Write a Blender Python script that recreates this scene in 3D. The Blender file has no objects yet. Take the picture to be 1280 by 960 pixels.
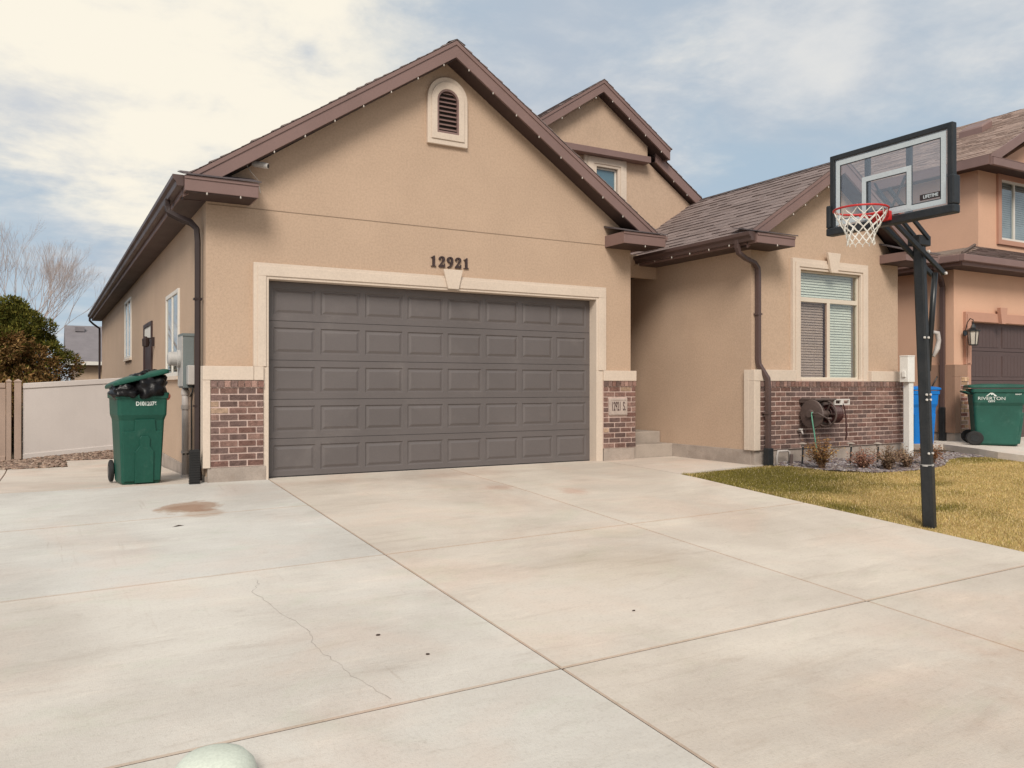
import bpy, bmesh, math, random
import numpy as np
from mathutils import Vector, Matrix, noise
random.seed(7); rng = np.random.default_rng(7)
PI = math.pi; R = math.radians
C = bpy.context.scene.collection
V = Vector

# ---------------------------------------------------------------- materials
def srgb(r, g, b):
    f = lambda c: (c/255/12.92) if c/255 <= .04045 else ((c/255+.055)/1.055)**2.4
    return (f(r), f(g), f(b))

class NT:
    def __init__(s, m):
        s.t = m.node_tree; s.n = s.t.nodes; s.l = s.t.links
    def new(s, typ, **k):
        n = s.n.new(typ)
        for a, v in k.items():
            if a.startswith('_'): n.inputs[a[1:].replace('_', ' ')].default_value = v
            else: setattr(n, a, v)
        return n
    def mixc(s, a, b, fac, mode='MIX'):
        n = s.n.new('ShaderNodeMix'); n.data_type = 'RGBA'; n.blend_type = mode
        for sock, v in ((n.inputs[6], a), (n.inputs[7], b), (n.inputs[0], fac)):
            if hasattr(v, 'is_output') or isinstance(v, bpy.types.NodeSocket): s.l.new(v, sock)
            elif isinstance(v, (tuple, list)): sock.default_value = (*v[:3], 1)
            else: sock.default_value = v
        return n.outputs[2]
    def math(s, op, a, b=0, c=0, clamp=False):
        n = s.n.new('ShaderNodeMath'); n.operation = op; n.use_clamp = clamp
        for i, v in enumerate((a, b, c)):
            if isinstance(v, bpy.types.NodeSocket): s.l.new(v, n.inputs[i])
            else: n.inputs[i].default_value = v
        return n.outputs[0]
    def noise(s, vec, scale, detail=4, rough=.55, dist=0):
        n = s.new('ShaderNodeTexNoise'); n.inputs['Scale'].default_value = scale
        n.inputs['Detail'].default_value = detail; n.inputs['Roughness'].default_value = rough
        n.inputs['Distortion'].default_value = dist
        if vec is not None: s.l.new(vec, n.inputs['Vector'])
        return n.outputs['Fac']
    def ramp(s, fac, lo, hi):
        n = s.n.new('ShaderNodeMapRange'); n.interpolation_type = 'SMOOTHSTEP'
        s.l.new(fac, n.inputs[0]); n.inputs[1].default_value = lo; n.inputs[2].default_value = hi
        return n.outputs[0]
    def bump(s, h, strength, dist=.01):
        n = s.n.new('ShaderNodeBump'); n.inputs['Strength'].default_value = strength
        n.inputs['Distance'].default_value = dist; s.l.new(h, n.inputs['Height'])
        return n.outputs[0]
    def coord(s, scale=(1, 1, 1)):
        tc = s.n.new('ShaderNodeTexCoord'); mp = s.n.new('ShaderNodeMapping')
        mp.inputs['Scale'].default_value = scale; s.l.new(tc.outputs['Object'], mp.inputs[0])
        return mp.outputs[0]

def mat(name, col, rough=.7, metal=0, spec=.5, var=.12, vscale=3, vcol=None, bump=0, bscale=60, bdist=.004,
        attr=False, attr_mix=1, sub=0, stretch=(1, 1, 1), fine=.05, fscale=90, dirt=None):
    m = bpy.data.materials.new(name); m.use_nodes = True
    T = NT(m); b = T.n['Principled BSDF']
    b.inputs['Roughness'].default_value = rough; b.inputs['Metallic'].default_value = metal
    b.inputs['Specular IOR Level'].default_value = spec
    co = T.coord(stretch)
    base = tuple(col)
    if attr:
        a = T.new('ShaderNodeAttribute', attribute_name='Col')
        base = T.mixc(tuple(col), a.outputs['Color'], attr_mix)
    n1 = T.noise(co, vscale, 5)
    v1 = T.ramp(n1, .3, .7)
    dark = vcol if vcol else tuple(c*(1-var*1.6) for c in col)
    if attr:
        out = T.mixc(base, (1-var*1.5,)*3, v1, 'MULTIPLY')
    else:
        out = T.mixc(base, dark, v1)
    n2 = T.noise(co, fscale, 3)
    f2 = T.ramp(n2, .3, .75)
    out = T.mixc(out, (1-fine*3,)*3, f2, 'MULTIPLY')
    if dirt:
        dn = T.ramp(T.noise(co, dirt[1], 6, .65), .55, .75)
        out = T.mixc(out, dirt[0], T.math('MULTIPLY', dn, dirt[2]))
    T.l.new(out, b.inputs['Base Color'])
    r = T.new('ShaderNodeMapRange'); T.l.new(n1, r.inputs[0]); r.inputs[3].default_value = max(rough-.08, .02); r.inputs[4].default_value = min(rough+.1, 1)
    T.l.new(r.outputs[0], b.inputs['Roughness'])
    if bump:
        h = T.noise(co, bscale, 4, .6)
        T.l.new(T.bump(h, bump, bdist), b.inputs['Normal'])
    return m

M = {}
M['stucco'] = mat('stucco_tan', (.548, .398, .292), .92, spec=.2, var=.05, vscale=.9, bump=.75, bscale=110, bdist=.008, fine=.045, fscale=38, dirt=((.42, .30, .22), 1.6, .28))
M['stucco_n'] = mat('stucco_peach', (.68, .42, .295), .92, spec=.2, var=.05, vscale=.8, bump=.5, bscale=150, bdist=.006, fine=.03)
M['trim'] = mat('stucco_cream', (.67, .56, .465), .9, spec=.2, var=.05, vscale=1.5, bump=.4, bscale=160, bdist=.004, fine=.03, fscale=40)
M['trim_n'] = mat('stucco_trim_rose', (.50, .28, .205), .9, spec=.2, var=.05, vscale=1.5, bump=.4, bscale=160, fine=.03)
M['trim_n2'] = mat('stucco_band_brown', (.36, .22, .155), .9, spec=.2, var=.05, bump=.4, bscale=160)
M['fascia'] = mat('brown_aluminium', (.225, .143, .128), .5, spec=.4, var=.07, vscale=2, fine=.02, bump=.06, bscale=8)
M['gutter'] = mat('gutter_brown', (.10, .062, .056), .45, spec=.45, var=.1, vscale=2, fine=.03)
M['soffit'] = mat('soffit_brown', (.062, .038, .034), .6, spec=.3, var=.07, vscale=2)
M['pipe'] = mat('downspout_brown', (.030, .016, .015), .55, spec=.4, var=.1, vscale=3)
M['garage'] = mat('garage_door_taupe', (.138, .120, .117), .40, spec=.5, var=.09, vscale=.9, fine=.03, bump=.12, bscale=40, dirt=((.20, .175, .165), 1.3, .35))
M['garage_n'] = mat('garage_door_brown', (.10, .065, .06), .45, spec=.4, var=.06, vscale=1)
M['brick'] = mat('brick_face', (.3, .15, .12), .9, spec=.15, attr=True, var=.22, vscale=17, fine=.1, fscale=70, bump=.9, bscale=45, bdist=.010)
M['mortar'] = mat('mortar', (.66, .50, .44), .95, spec=.1, var=.1, vscale=8, bump=.5, bscale=90)
M['found'] = mat('foundation_concrete', (.44, .37, .32), .95, spec=.15, var=.14, vscale=4, bump=.6, bscale=40, fine=.06, dirt=((.28, .22, .18), 5, .5))
M['shingle'] = mat('asphalt_shingle', (.2, .15, .145), .95, spec=.1, attr=True, var=.12, vscale=9, fine=.16, fscale=220, bump=.5, bscale=240, bdist=.003)
M['black'] = mat('black_metal', (.018, .02, .022), .35, spec=.5, var=.1, vscale=5, fine=.05)
M['black_pole'] = mat('black_powder_coat', (.018, .021, .024), .45, spec=.4, var=.3, vscale=6, vcol=(.028, .029, .031), fine=.1, fscale=60)
M['digit'] = mat('dark_bronze', (.05, .028, .026), .5)
M['red'] = mat('red_steel', (.55, .02, .02), .4, var=.12)
M['net'] = mat('net_nylon', (.82, .79, .72), .8, var=.08)
M['greyline'] = mat('board_line', (.55, .6, .62), .5, var=.03)
M['green'] = mat('green_plastic', (.008, .070, .048), .45, spec=.35, var=.18, vscale=2.5, vcol=(.011, .082, .057), fine=.04, fscale=30, dirt=((.06, .13, .10), 7, .35))
M['green_n'] = mat('green_plastic_pale', (.018, .105, .078), .5, spec=.4, var=.15, vscale=2.5, dirt=((.09, .2, .16), 6, .35))
M['blue'] = mat('blue_plastic', (.004, .19, .62), .45, spec=.4, var=.12, vscale=3)
M['rubber'] = mat('black_rubber', (.015, .014, .014), .7, var=.2)
M['bag'] = mat('black_bag', (.005, .004, .005), .36, spec=.3, var=.2, vscale=8, bump=.35, bscale=12, bdist=.02)
M['white_txt'] = mat('white_stamp', (.75, .8, .76), .7)
M['black_txt'] = mat('black_print', (.03, .02, .02), .6)
M['plaque'] = mat('plaque_stone', (.50, .41, .36), .9, bump=.5, bscale=60, var=.1, vscale=10)
M['plaquetxt'] = mat('plaque_paint', (.10, .06, .055), .8, var=.2, vscale=30)
M['meter'] = mat('meter_grey', (.17, .20, .205), .5, spec=.4, var=.08, vscale=3)
M['meter_l'] = mat('meter_light', (.5, .48, .46), .5, var=.1, vscale=4)
M['conduit'] = mat('conduit_grey', (.52, .47, .44), .55, var=.1, vscale=5)
M['white_pvc'] = mat('white_pvc', (.82, .80, .76), .5, var=.05)
M['vinyl'] = mat('vinyl_white', (.60, .545, .515), .55, spec=.4, var=.05, vscale=1.2)
M['vinyl_t'] = mat('vinyl_tan', (.42, .31, .25), .6, spec=.3, var=.06)
M['frame'] = mat('window_frame_cream', (.68, .60, .50), .6, var=.04)
M['frame_w'] = mat('window_frame_white', (.72, .68, .62), .6, var=.04)
M['blind'] = mat('blind_slat', (.82, .82, .76), .6, var=.04)
M['dark_in'] = mat('dark_interior', (.04, .03, .028), .9)
M['door'] = mat('door_brown', (.045, .02, .018), .5, var=.15)
M['reel'] = mat('reel_taupe', (.12, .085, .075), .55, var=.15, vscale=8)
M['hose_b'] = mat('hose_oxblood', (.085, .03, .028), .5, var=.25, vscale=20)
M['hose_g'] = mat('hose_green', (.16, .42, .30), .5, var=.1)
M['camw'] = mat('camera_white', (.72, .68, .64), .45)
M['bulb'] = mat('bulb_frost', (.62, .56, .50), .35)
M['bark'] = mat('bark_pale', (.50, .41, .38), .95, var=.2, vscale=6)
M['bark_d'] = mat('bark_dark', (.10, .07, .05), .95, var=.2, vscale=6, bump=.5, bscale=30)
M['leaf'] = mat('foliage', (.06, .08, .02), .9, spec=.05, attr=True, var=.15, vscale=2)
M['dry'] = mat('dry_stems', (.2, .12, .07), .9, spec=.1, attr=True, var=.1)
M['rock'] = mat('river_rock', (.3, .25, .2), .9, spec=.2, attr=True, var=.15, vscale=30)
M['grass'] = mat('grass_blades', (.3, .25, .08), .85, spec=.12, attr=True, var=.08, vscale=2)
M['soil'] = mat('soil', (.13, .10, .07), .98, spec=.1, var=.3, vscale=4, bump=.8, bscale=30, bdist=.02)
M['turf'] = mat('turf_base', (.52, .37, .15), .97, spec=.1, attr=True, var=.12, vscale=3, bump=1, bscale=90, bdist=.02, fine=.12, fscale=60)
M['asphalt'] = mat('asphalt', (.06, .06, .06), .95, var=.1, bump=.6, bscale=80)
M['lampglass'] = mat('lamp_glass', (.62, .56, .48), .4)
M['dome'] = mat('pale_cap', (.62, .66, .57), .55, var=.04, vscale=6)
M['roofgrey'] = mat('far_roof_grey', (.21, .19, .20), .95, var=.08, vscale=2, bump=.3, bscale=20)
M['farwall'] = mat('far_wall_tan', (.50, .36, .25), .9, var=.05)
M['debris'] = mat('debris', (.06, .035, .025), .9)

def glass(name, tint, gloss=.12, rough=.02):
    m = bpy.data.materials.new(name); m.use_nodes = True; T = NT(m)
    for n in list(T.n):
        if n.type == 'BSDF_PRINCIPLED': T.n.remove(n)
    out = [n for n in T.n if n.type == 'OUTPUT_MATERIAL'][0]
    tr = T.new('ShaderNodeBsdfTransparent'); tr.inputs[0].default_value = (*tint, 1)
    gl = T.new('ShaderNodeBsdfGlossy'); gl.inputs['Roughness'].default_value = rough
    fr = T.new('ShaderNodeLayerWeight'); fr.inputs[0].default_value = .5
    f = T.math('ADD', T.math('MULTIPLY', T.math('POWER', fr.outputs['Facing'], 4), .8), gloss, clamp=True)
    mx = T.new('ShaderNodeMixShader'); T.l.new(f, mx.inputs[0]); T.l.new(tr.outputs[0], mx.inputs[1]); T.l.new(gl.outputs[0], mx.inputs[2])
    T.l.new(mx.outputs[0], out.inputs[0]); return m
M['glass'] = glass('window_glass', (.95, .97, .95), .10)
M['acrylic'] = glass('acrylic', (.95, .95, .95), .20, .08)
M['screen'] = glass('insect_screen', (.90, .84, .84), .0, .6)
M['glass_skypaint'] = mat('sky_painted_glass', (.09, .17, .22), .05, spec=1, var=.05)  # blue base colour paints the sky's reflection into the pane
M['glass_skypaint'].node_tree.nodes['Principled BSDF'].inputs['Roughness'].default_value = .05

def soffit_mat():
    m = mat('soffit_ribbed', (.075, .047, .042), .55, spec=.3, var=.07, vscale=2); T = NT(m)
    b = T.n['Principled BSDF']; co = T.coord()
    w = T.new('ShaderNodeTexWave', wave_type='BANDS', bands_direction='Y'); w.inputs['Scale'].default_value = 3.2
    T.l.new(co, w.inputs[0])
    h = T.math('GREATER_THAN', w.outputs['Fac'], .12)
    T.l.new(T.bump(h, .9, .01), b.inputs['Normal']); return m
M['soffit_r'] = soffit_mat()

def concrete(name, col, blotch=True, stain=False):
    m = bpy.data.materials.new(name); m.use_nodes = True; T = NT(m); b = T.n['Principled BSDF']
    b.inputs['Roughness'].default_value = .9; b.inputs['Specular IOR Level'].default_value = .25
    co = T.coord(); cs = T.coord((.35, 2.2, 1))
    a = T.new('ShaderNodeAttribute', attribute_name='Col')
    out = T.mixc(tuple(col), a.outputs['Color'], 1.0, 'MULTIPLY')
    out = T.mixc(out, (.82, .80, .79), T.ramp(T.noise(co, .55, 6, .62, .4), .35, .68), 'MULTIPLY')
    out = T.mixc(out, (1.09, 1.09, 1.08), T.ramp(T.noise(cs, 1.3, 6, .65, .3), .48, .78), 'MULTIPLY')
    out = T.mixc(out, (.86, .83, .81), T.math('MULTIPLY', T.ramp(T.noise(cs, 2.7, 7, .7, .6), .53, .74), .75), 'MULTIPLY')
    out = T.mixc(out, (.88, .87, .86), T.ramp(T.noise(co, 60, 3, .6), .45, .8), 'MULTIPLY')
    out = T.mixc(out, (.72, .70, .68), T.math('MULTIPLY', T.ramp(T.noise(co, 9, 8, .75), .62, .8), .4), 'MULTIPLY')
    out = T.mixc(out, (1.03, .975, .955), T.ramp(T.noise(co, .9, 4, .6, .5), .45, .68), 'MULTIPLY')
    out = T.mixc(out, (.965, .99, .965), T.ramp(T.noise(T.coord((.8, 1.3, 1)), 1.9, 5, .65, .8), .52, .70), 'MULTIPLY')
    out = T.mixc(out, (.925, .915, .905), T.ramp(T.noise(T.coord((.6, 1.6, 1)), 6.5, 9, .72, 1.2), .50, .72), 'MULTIPLY')
    out = T.mixc(out, (1.07, 1.07, 1.065), T.ramp(T.noise(T.coord((.5, 1.9, 1)), 4.3, 9, .7, 1.0), .54, .70), 'MULTIPLY')
    tm = T.math('MULTIPLY', T.ramp(T.noise(T.coord((9, .35, 1)), 1.6, 5, .7, .2), .60, .74), T.ramp(T.noise(co, .8, 3), .5, .62))
    out = T.mixc(out, (.86, .82, .80), tm, 'MULTIPLY')
    vo = T.new('ShaderNodeTexVoronoi'); vo.inputs['Scale'].default_value = 1.6; T.l.new(co, vo.inputs['Vector'])
    out = T.mixc(out, (.45, .40, .36), T.math('MULTIPLY', T.math('LESS_THAN', vo.outputs['Distance'], .012), .6), 'MULTIPLY')
    def blob(cx, cy, rx, ry, col, amt, soft=.25, nz=.5):
        nonlocal out
        sp = T.new('ShaderNodeSeparateXYZ'); T.l.new(co, sp.inputs[0])
        dx = T.math('DIVIDE', T.math('SUBTRACT', sp.outputs[0], cx), rx)
        dy = T.math('DIVIDE', T.math('SUBTRACT', sp.outputs[1], cy), ry)
        d = T.math('SQRT', T.math('ADD', T.math('MULTIPLY', dx, dx), T.math('MULTIPLY', dy, dy)))
        d = T.math('ADD', d, T.math('MULTIPLY', T.math('SUBTRACT', T.noise(co, 4.5, 7, .65), .5), nz*2))
        mr = T.new('ShaderNodeMapRange'); mr.interpolation_type = 'SMOOTHSTEP'; T.l.new(d, mr.inputs[0])
        mr.inputs[1].default_value = 1; mr.inputs[2].default_value = 1-soft; 
        out = T.mixc(out, col, T.math('MULTIPLY', mr.outputs[0], amt), 'MULTIPLY')
    if stain:
        blob(-.36, -1.42, .38, .32, (.68, .52, .43), .95, .35, .75)
        blob(-.40, -1.45, .22, .18, (.84, .74, .68), .9, .4, .8)
        blob(-.30, -1.78, .24, .22, (.80, .68, .60), .8, .4, .2)
        blob(3.05, -1.75, .32, .35, (.86, .74, .70), .9, .8, .8)
        blob(3.75, -2.35, .25, .3, (.88, .74, .70), .9, .8, .8)
        blob(1.35, -.5, .9, .25, (.84, .79, .76), .8, .9, .5)
        blob(3.2, -.55, 1.7, .3, (.88, .84, .82), .8, .9, .5)
        blob(3.4, -7.9, 1.2, .5, (.88, .81, .77), .9, .9, .7)
        blob(2.3, -5.2, 1.0, .8, (.95, .92, .88), .9, .9, .6)
    T.l.new(out, b.inputs['Base Color'])
    h = T.math('ADD', T.math('MULTIPLY', T.noise(co, 140, 3, .6), .6), T.math('MULTIPLY', T.noise(T.coord((1, 9, 1)), 22, 3, .6), .4))
    T.l.new(T.bump(h, .6, .006), b.inputs['Normal']); return m
M['concrete'] = concrete('driveway_concrete', (.645, .595, .535), stain=True)
M['concrete2'] = concrete('walk_concrete', (.645, .585, .525))
M['step'] = mat('step_concrete', (.42, .36, .31), .95, spec=.15, var=.12, vscale=3, bump=.4, bscale=60)
M['jointdark'] = mat('joint_dirt', (.035, .024, .02), .98, var=.2, vscale=12)

# ---------------------------------------------------------------- mesh builder
class MB:
    def __init__(s): s.v = []; s.f = []; s.c = []
    def add(s, vs, fs, col=None):
        o = len(s.v); s.v += [tuple(p) for p in vs]; s.f += [tuple(i+o for i in f) for f in fs]
        s.c += [col or (1, 1, 1)]*len(fs); return s
    def box(s, x0, x1, y0, y1, z0, z1, col=None, mx=None):
        vs = [V((x, y, z)) for z in (z0, z1) for y in (y0, y1) for x in (x0, x1)]
        if mx is not None: vs = [mx @ p for p in vs]
        return s.add(vs, [(0, 2, 3, 1), (4, 5, 7, 6), (0, 1, 5, 4), (2, 6, 7, 3), (0, 4, 6, 2), (1, 3, 7, 5)], col)
    def bar(s, a, b, w, h=None, up=V((0, 0, 1)), col=None, n=4, rot=0):
        a, b = V(a), V(b); d = (b-a).normalized(); h = h or w
        if abs(d.dot(up)) > .98: up = V((0, 1, 0))
        x = d.cross(up).normalized(); y = x.cross(d).normalized()
        q = [(-w/2, -h/2), (w/2, -h/2), (w/2, h/2), (-w/2, h/2)]
        vs = [p + x*u + y*v for p in (a, b) for u, v in q]
        return s.add(vs, [(0, 1, 2, 3), (7, 6, 5, 4), (0, 4, 5, 1), (1, 5, 6, 2), (2, 6, 7, 3), (3, 7, 4, 0)], col)
    def tube(s, pts, r, n=8, col=None, cap=True, sq=None, closed=False):
        pts = [V(p) for p in pts]; m = len(pts); rs = r if isinstance(r, (list, tuple)) else [r]*m
        prev = None; rings = []
        for i, p in enumerate(pts):
            if closed: d = pts[(i+1) % m]-pts[i-1]
            else: d = (pts[min(i+1, m-1)]-pts[max(i-1, 0)])
            d.normalize()
            if prev is None: prev = d.orthogonal().normalized() if sq is None else V(sq)
            x = (prev - d*prev.dot(d)).normalized(); y = d.cross(x); prev = x
            if sq is None: ring = [p + (x*math.cos(2*PI*k/n)+y*math.sin(2*PI*k/n))*rs[i] for k in range(n)]
            else: ring = [p + x*u*rs[i] + y*w*rs[i]*.8 for u, w in ((-1, -1), (1, -1), (1, 1), (-1, 1))]
            rings.append(ring)
        k = len(rings[0]); vs = [q for ring in rings for q in ring]; fs = []
        for i in range(m if closed else m-1):
            j = (i+1) % m
            for a in range(k): fs.append((i*k+a, i*k+(a+1) % k, j*k+(a+1) % k, j*k+a))
        if cap and not closed: fs += [tuple(range(k))[::-1], tuple((m-1)*k+a for a in range(k))]
        return s.add(vs, fs, col)
    def lathe(s, prof, cen=(0, 0, 0), axis='z', n=24, col=None):
        cen = V(cen); vs = []
        for r, h in prof:
            for k in range(n):
                a = 2*PI*k/n; u, w = r*math.cos(a), r*math.sin(a)
                vs.append(cen + (V((u, w, h)) if axis == 'z' else V((h, u, w)) if axis == 'x' else V((u, h, w))))
        m = len(prof); fs = [(i*n+k, i*n+(k+1) % n, (i+1)*n+(k+1) % n, (i+1)*n+k) for i in range(m-1) for k in range(n)]
        fs += [tuple(range(n))[::-1], tuple((m-1)*n+k for k in range(n))]
        return s.add(vs, fs, col)
    def loft(s, rings, cap=True, col=None):
        k = len(rings[0]); m = len(rings); vs = [q for r in rings for q in r]
        fs = [(i*k+a, i*k+(a+1) % k, (i+1)*k+(a+1) % k, (i+1)*k+a) for i in range(m-1) for a in range(k)]
        if cap: fs += [tuple(range(k))[::-1], tuple((m-1)*k+a for a in range(k))]
        return s.add(vs, fs, col)
    def prism(s, loops, d0, d1, plane='xz', col=None):
        """outline (first loop) with holes, filled and given thickness along the third axis"""
        bm = bmesh.new(); tags = []
        for lp in loops:
            vs = [bm.verts.new((p[0], p[1], 0)) for p in lp]
            for i in range(len(vs)): bm.edges.new((vs[i], vs[(i+1) % len(vs)]))
        bnd = [(e.verts[0].co.copy(), e.verts[1].co.copy()) for e in bm.edges]
        bmesh.ops.triangle_fill(bm, use_beauty=True, use_dissolve=False, edges=bm.edges[:])
        bm.verts.index_update()
        P = (lambda a, b, d: (a, d, b)) if plane == 'xz' else (lambda a, b, d: (d, a, b)) if plane == 'yz' else (lambda a, b, d: (a, b, d))
        n = len(bm.verts); vs = [P(v.co.x, v.co.y, d0) for v in bm.verts]+[P(v.co.x, v.co.y, d1) for v in bm.verts]
        fs = []
        for f in bm.faces:
            ix = [v.index for v in f.verts]; fs.append(tuple(ix)); fs.append(tuple(i+n for i in ix[::-1]))
        for e in bm.edges:
            if len(e.link_faces) == 1:
                a, b = e.verts[0].index, e.verts[1].index; fs.append((a, b, b+n, a+n))
        bm.free(); return s.add(vs, fs, col)
    def build(s, name, m, parent=None, bevel=0, smooth=False, recalc=True, seg=2):
        me = bpy.data.meshes.new(name); me.from_pydata(s.v, [], s.f)
        if any(c != (1, 1, 1) for c in s.c) or (m and m.name in ('driveway_concrete', 'walk_concrete')):
            at = me.attributes.new('Col', 'FLOAT_COLOR', 'FACE')
            at.data.foreach_set('color', np.array([(*c, 1) for c in s.c], dtype=np.float32).ravel())
        if recalc:
            bm = bmesh.new(); bm.from_mesh(me); bmesh.ops.recalc_face_normals(bm, faces=bm.faces[:]); bm.to_mesh(me); bm.free()
        if m: me.materials.append(m)
        if smooth: me.polygons.foreach_set('use_smooth', [True]*len(me.polygons))
        o = bpy.data.objects.new(name, me); C.objects.link(o)
        hang(o, parent)
        if bevel:
            b = o.modifiers.new('bevel', 'BEVEL'); b.width = bevel; b.segments = seg; b.limit_method = 'ANGLE'; b.angle_limit = R(40)
        if smooth:
            pass
        return o

WORLD = {}
def hang(o, parent):
    if parent is None: return
    o.parent = parent
    if parent.name in WORLD: o.matrix_parent_inverse = Matrix.Translation(-WORLD[parent.name])
def wthing(name, label, cat, loc, group=None):
    """thing whose parts are modelled in world coordinates"""
    o = thing(name, label, cat, loc, 0, group); WORLD[o.name] = V(loc); return o
def tag(o, label=None, cat=None, group=None, kind=None):
    if label: o['label'] = label
    if cat: o['category'] = cat
    if group: o['group'] = group
    if kind: o['kind'] = kind
    return o
def thing(name, label, cat, loc=(0, 0, 0), rz=0, group=None):
    o = bpy.data.objects.new(name, None); C.objects.link(o); o.location = loc; o.rotation_euler = (0, 0, rz)
    return tag(o, label, cat, group)
def kids(o): return [c for c in bpy.data.objects if c.parent == o]
def copy_tree(o, parent=None):
    c = o.copy(); C.objects.link(c); c.parent = parent
    for ch in kids(o): copy_tree(ch, c)
    return c
def text_mesh(name, s, size, m, parent, mx, depth=.003, sx=1, offset=0, align='CENTER'):
    cu = bpy.data.curves.new(name+'_c', 'FONT'); cu.body = s; cu.size = size; cu.extrude = depth; cu.align_x = align; cu.align_y = 'CENTER'; cu.offset = offset
    t = bpy.data.objects.new('tmp', cu); C.objects.link(t)
    dg = bpy.context.evaluated_depsgraph_get(); dg.update()
    me = bpy.data.meshes.new_from_object(t.evaluated_get(dg)); me.name = name
    bpy.data.objects.remove(t); bpy.data.curves.remove(cu)
    me.transform(mx @ Matrix.Diagonal((sx, 1, 1, 1))); me.materials.clear(); me.materials.append(m)
    o = bpy.data.objects.new(name, me); C.objects.link(o); hang(o, parent)
    return o

def gz(x, y):
    if y < 0: return .0549*y + .0164*(min(x, 8)-.734)*min(1, -y/2)
    return -.037*min(y, 3.8)*(1 if x < 3 else 0)

# ---------------------------------------------------------------- bricks and shingles
BR = [(.17, .095, .078), (.195, .115, .096), (.15, .098, .086), (.215, .13, .108), (.165, .108, .096), (.24, .15, .125), (.135, .09, .08), (.18, .10, .083)]
def bricks(mb, x0, x1, z0, z1, y, rows, L=.198, g=.019, soldier=.085, skip=None, depth=.06, tan=.1, axis='x'):
    def put(a0, a1, b0, b1, yy):
        base = random.choice(BR)
        if random.random() < tan*.6: base = (.36, .25, .18)
        k = random.uniform(1.1, 1.6)*(1.25 if b1 > z1-.01 else 1); col = tuple(c*k for c in base)
        j = random.uniform(-.0025, .0025)
        if skip and not (a1 < skip[0] or a0 > skip[1] or b1 < skip[2] or b0 > skip[3]):
            if a0 < skip[0]-.02: mb.box(yy*0+a0, skip[0], yy+j, y+depth, b0, b1, col)
            if a1 > skip[1]+.02: mb.box(skip[1], a1, yy+j, y+depth, b0, b1, col)
            return
        if axis == 'x': mb.box(a0, a1, yy+j, y+depth, b0, b1, col)
        else: mb.box(yy+j, y+depth, a0, a1, b0, b1, col)
    h = (z1-z0-soldier)/rows
    for r in range(rows):
        zz = z0+r*h; off = (r % 2)*(L+g)/2; a = x0-off
        while a < x1-.01:
            a0, a1 = max(a, x0), min(a+L, x1)
            if a1-a0 > .03: put(a0, a1, zz+g*.5, zz+h-g*.5, y)
            a += L+g
    if soldier:
        a = x0
        while a < x1-.02:
            put(a, min(a+.066, x1), z1-soldier+g*.3, z1-.003, y-.014); a += .066+g*.7
SH = [(.30, .238, .225), (.315, .25, .237), (.29, .23, .218), (.33, .262, .248), (.30, .235, .22)]
def shingles(mb, O, E, S, L, W, expo=.143, pal=SH, k0=1, clip=None, w=(.14, .34)):
    O, E, S = V(O), V(E).normalized(), V(S).normalized(); N = E.cross(S).normalized()
    if N.z < 0: N = -N
    n = int(math.ceil(W/expo))
    for i in range(n):
        s0 = i*expo; s1 = min(s0+expo+.02, W+.01); a = -random.random()*.2
        while a < L:
            ww = random.uniform(*w); a0, a1 = max(a, 0), min(a+ww, L); a += ww
            if a1-a0 < .005: continue
            t = random.choice((.010, .016, .021)); k = random.uniform(.94, 1.06)*k0*.97
            col = tuple(c*k for c in random.choice(pal))
            p = [O+E*a0+S*s0, O+E*a1+S*s0, O+E*a1+S*s1, O+E*a0+S*s1]
            if clip and not clip((p[0]+p[2])/2): continue
            vs = [p[0]+N*.001, p[1]+N*.001, p[2]+N*.001, p[3]+N*.001, p[0]+N*t, p[1]+N*t, p[2]+N*.004, p[3]+N*.004]
            mb.add(vs, [(4, 5, 6, 7), (0, 1, 5, 4), (0, 4, 7, 3), (1, 2, 6, 5)], col)
def chev(mb, xl, xm, xr, zm, m, off, th, y0, y1, ml=None):
    """chevron slab following a gable roof: top line zm-off-m|x-xm|, thickness th (vertical)"""
    lo = [];
    tl = zm-off-m*(xm-xl); tr = zm-off-m*(xr-xm); tm = zm-off
    loop = [(xl, tl), (xm, tm), (xr, tr), (xr, tr-th), (xm, tm-th), (xl, tl-th)]
    mb.prism([loop], y0, y1)
def gutter(mb, x_in, x_out, ztop, y0, y1, h=.12):
    """K style gutter running along y, open top"""
    d = x_out-x_in
    pr = [(x_in, ztop), (x_in, ztop-h), (x_in+d*.62, ztop-h), (x_in+d*.72, ztop-h*.62), (x_out-d*.02, ztop-h*.38), (x_out, ztop-h*.02), (x_out, ztop), (x_out-d*.12, ztop), (x_out-d*.14, ztop-h*.3), (x_in+d*.6, ztop-h+.012), (x_in+d*.06, ztop-h+.012), (x_in+d*.06, ztop)]
    mb.prism([pr], y0, y1)
    solid = pr[:7]
    mb.prism([solid], y0-.003, y0+.002); mb.prism([solid], y1-.002, y1+.003)
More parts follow.
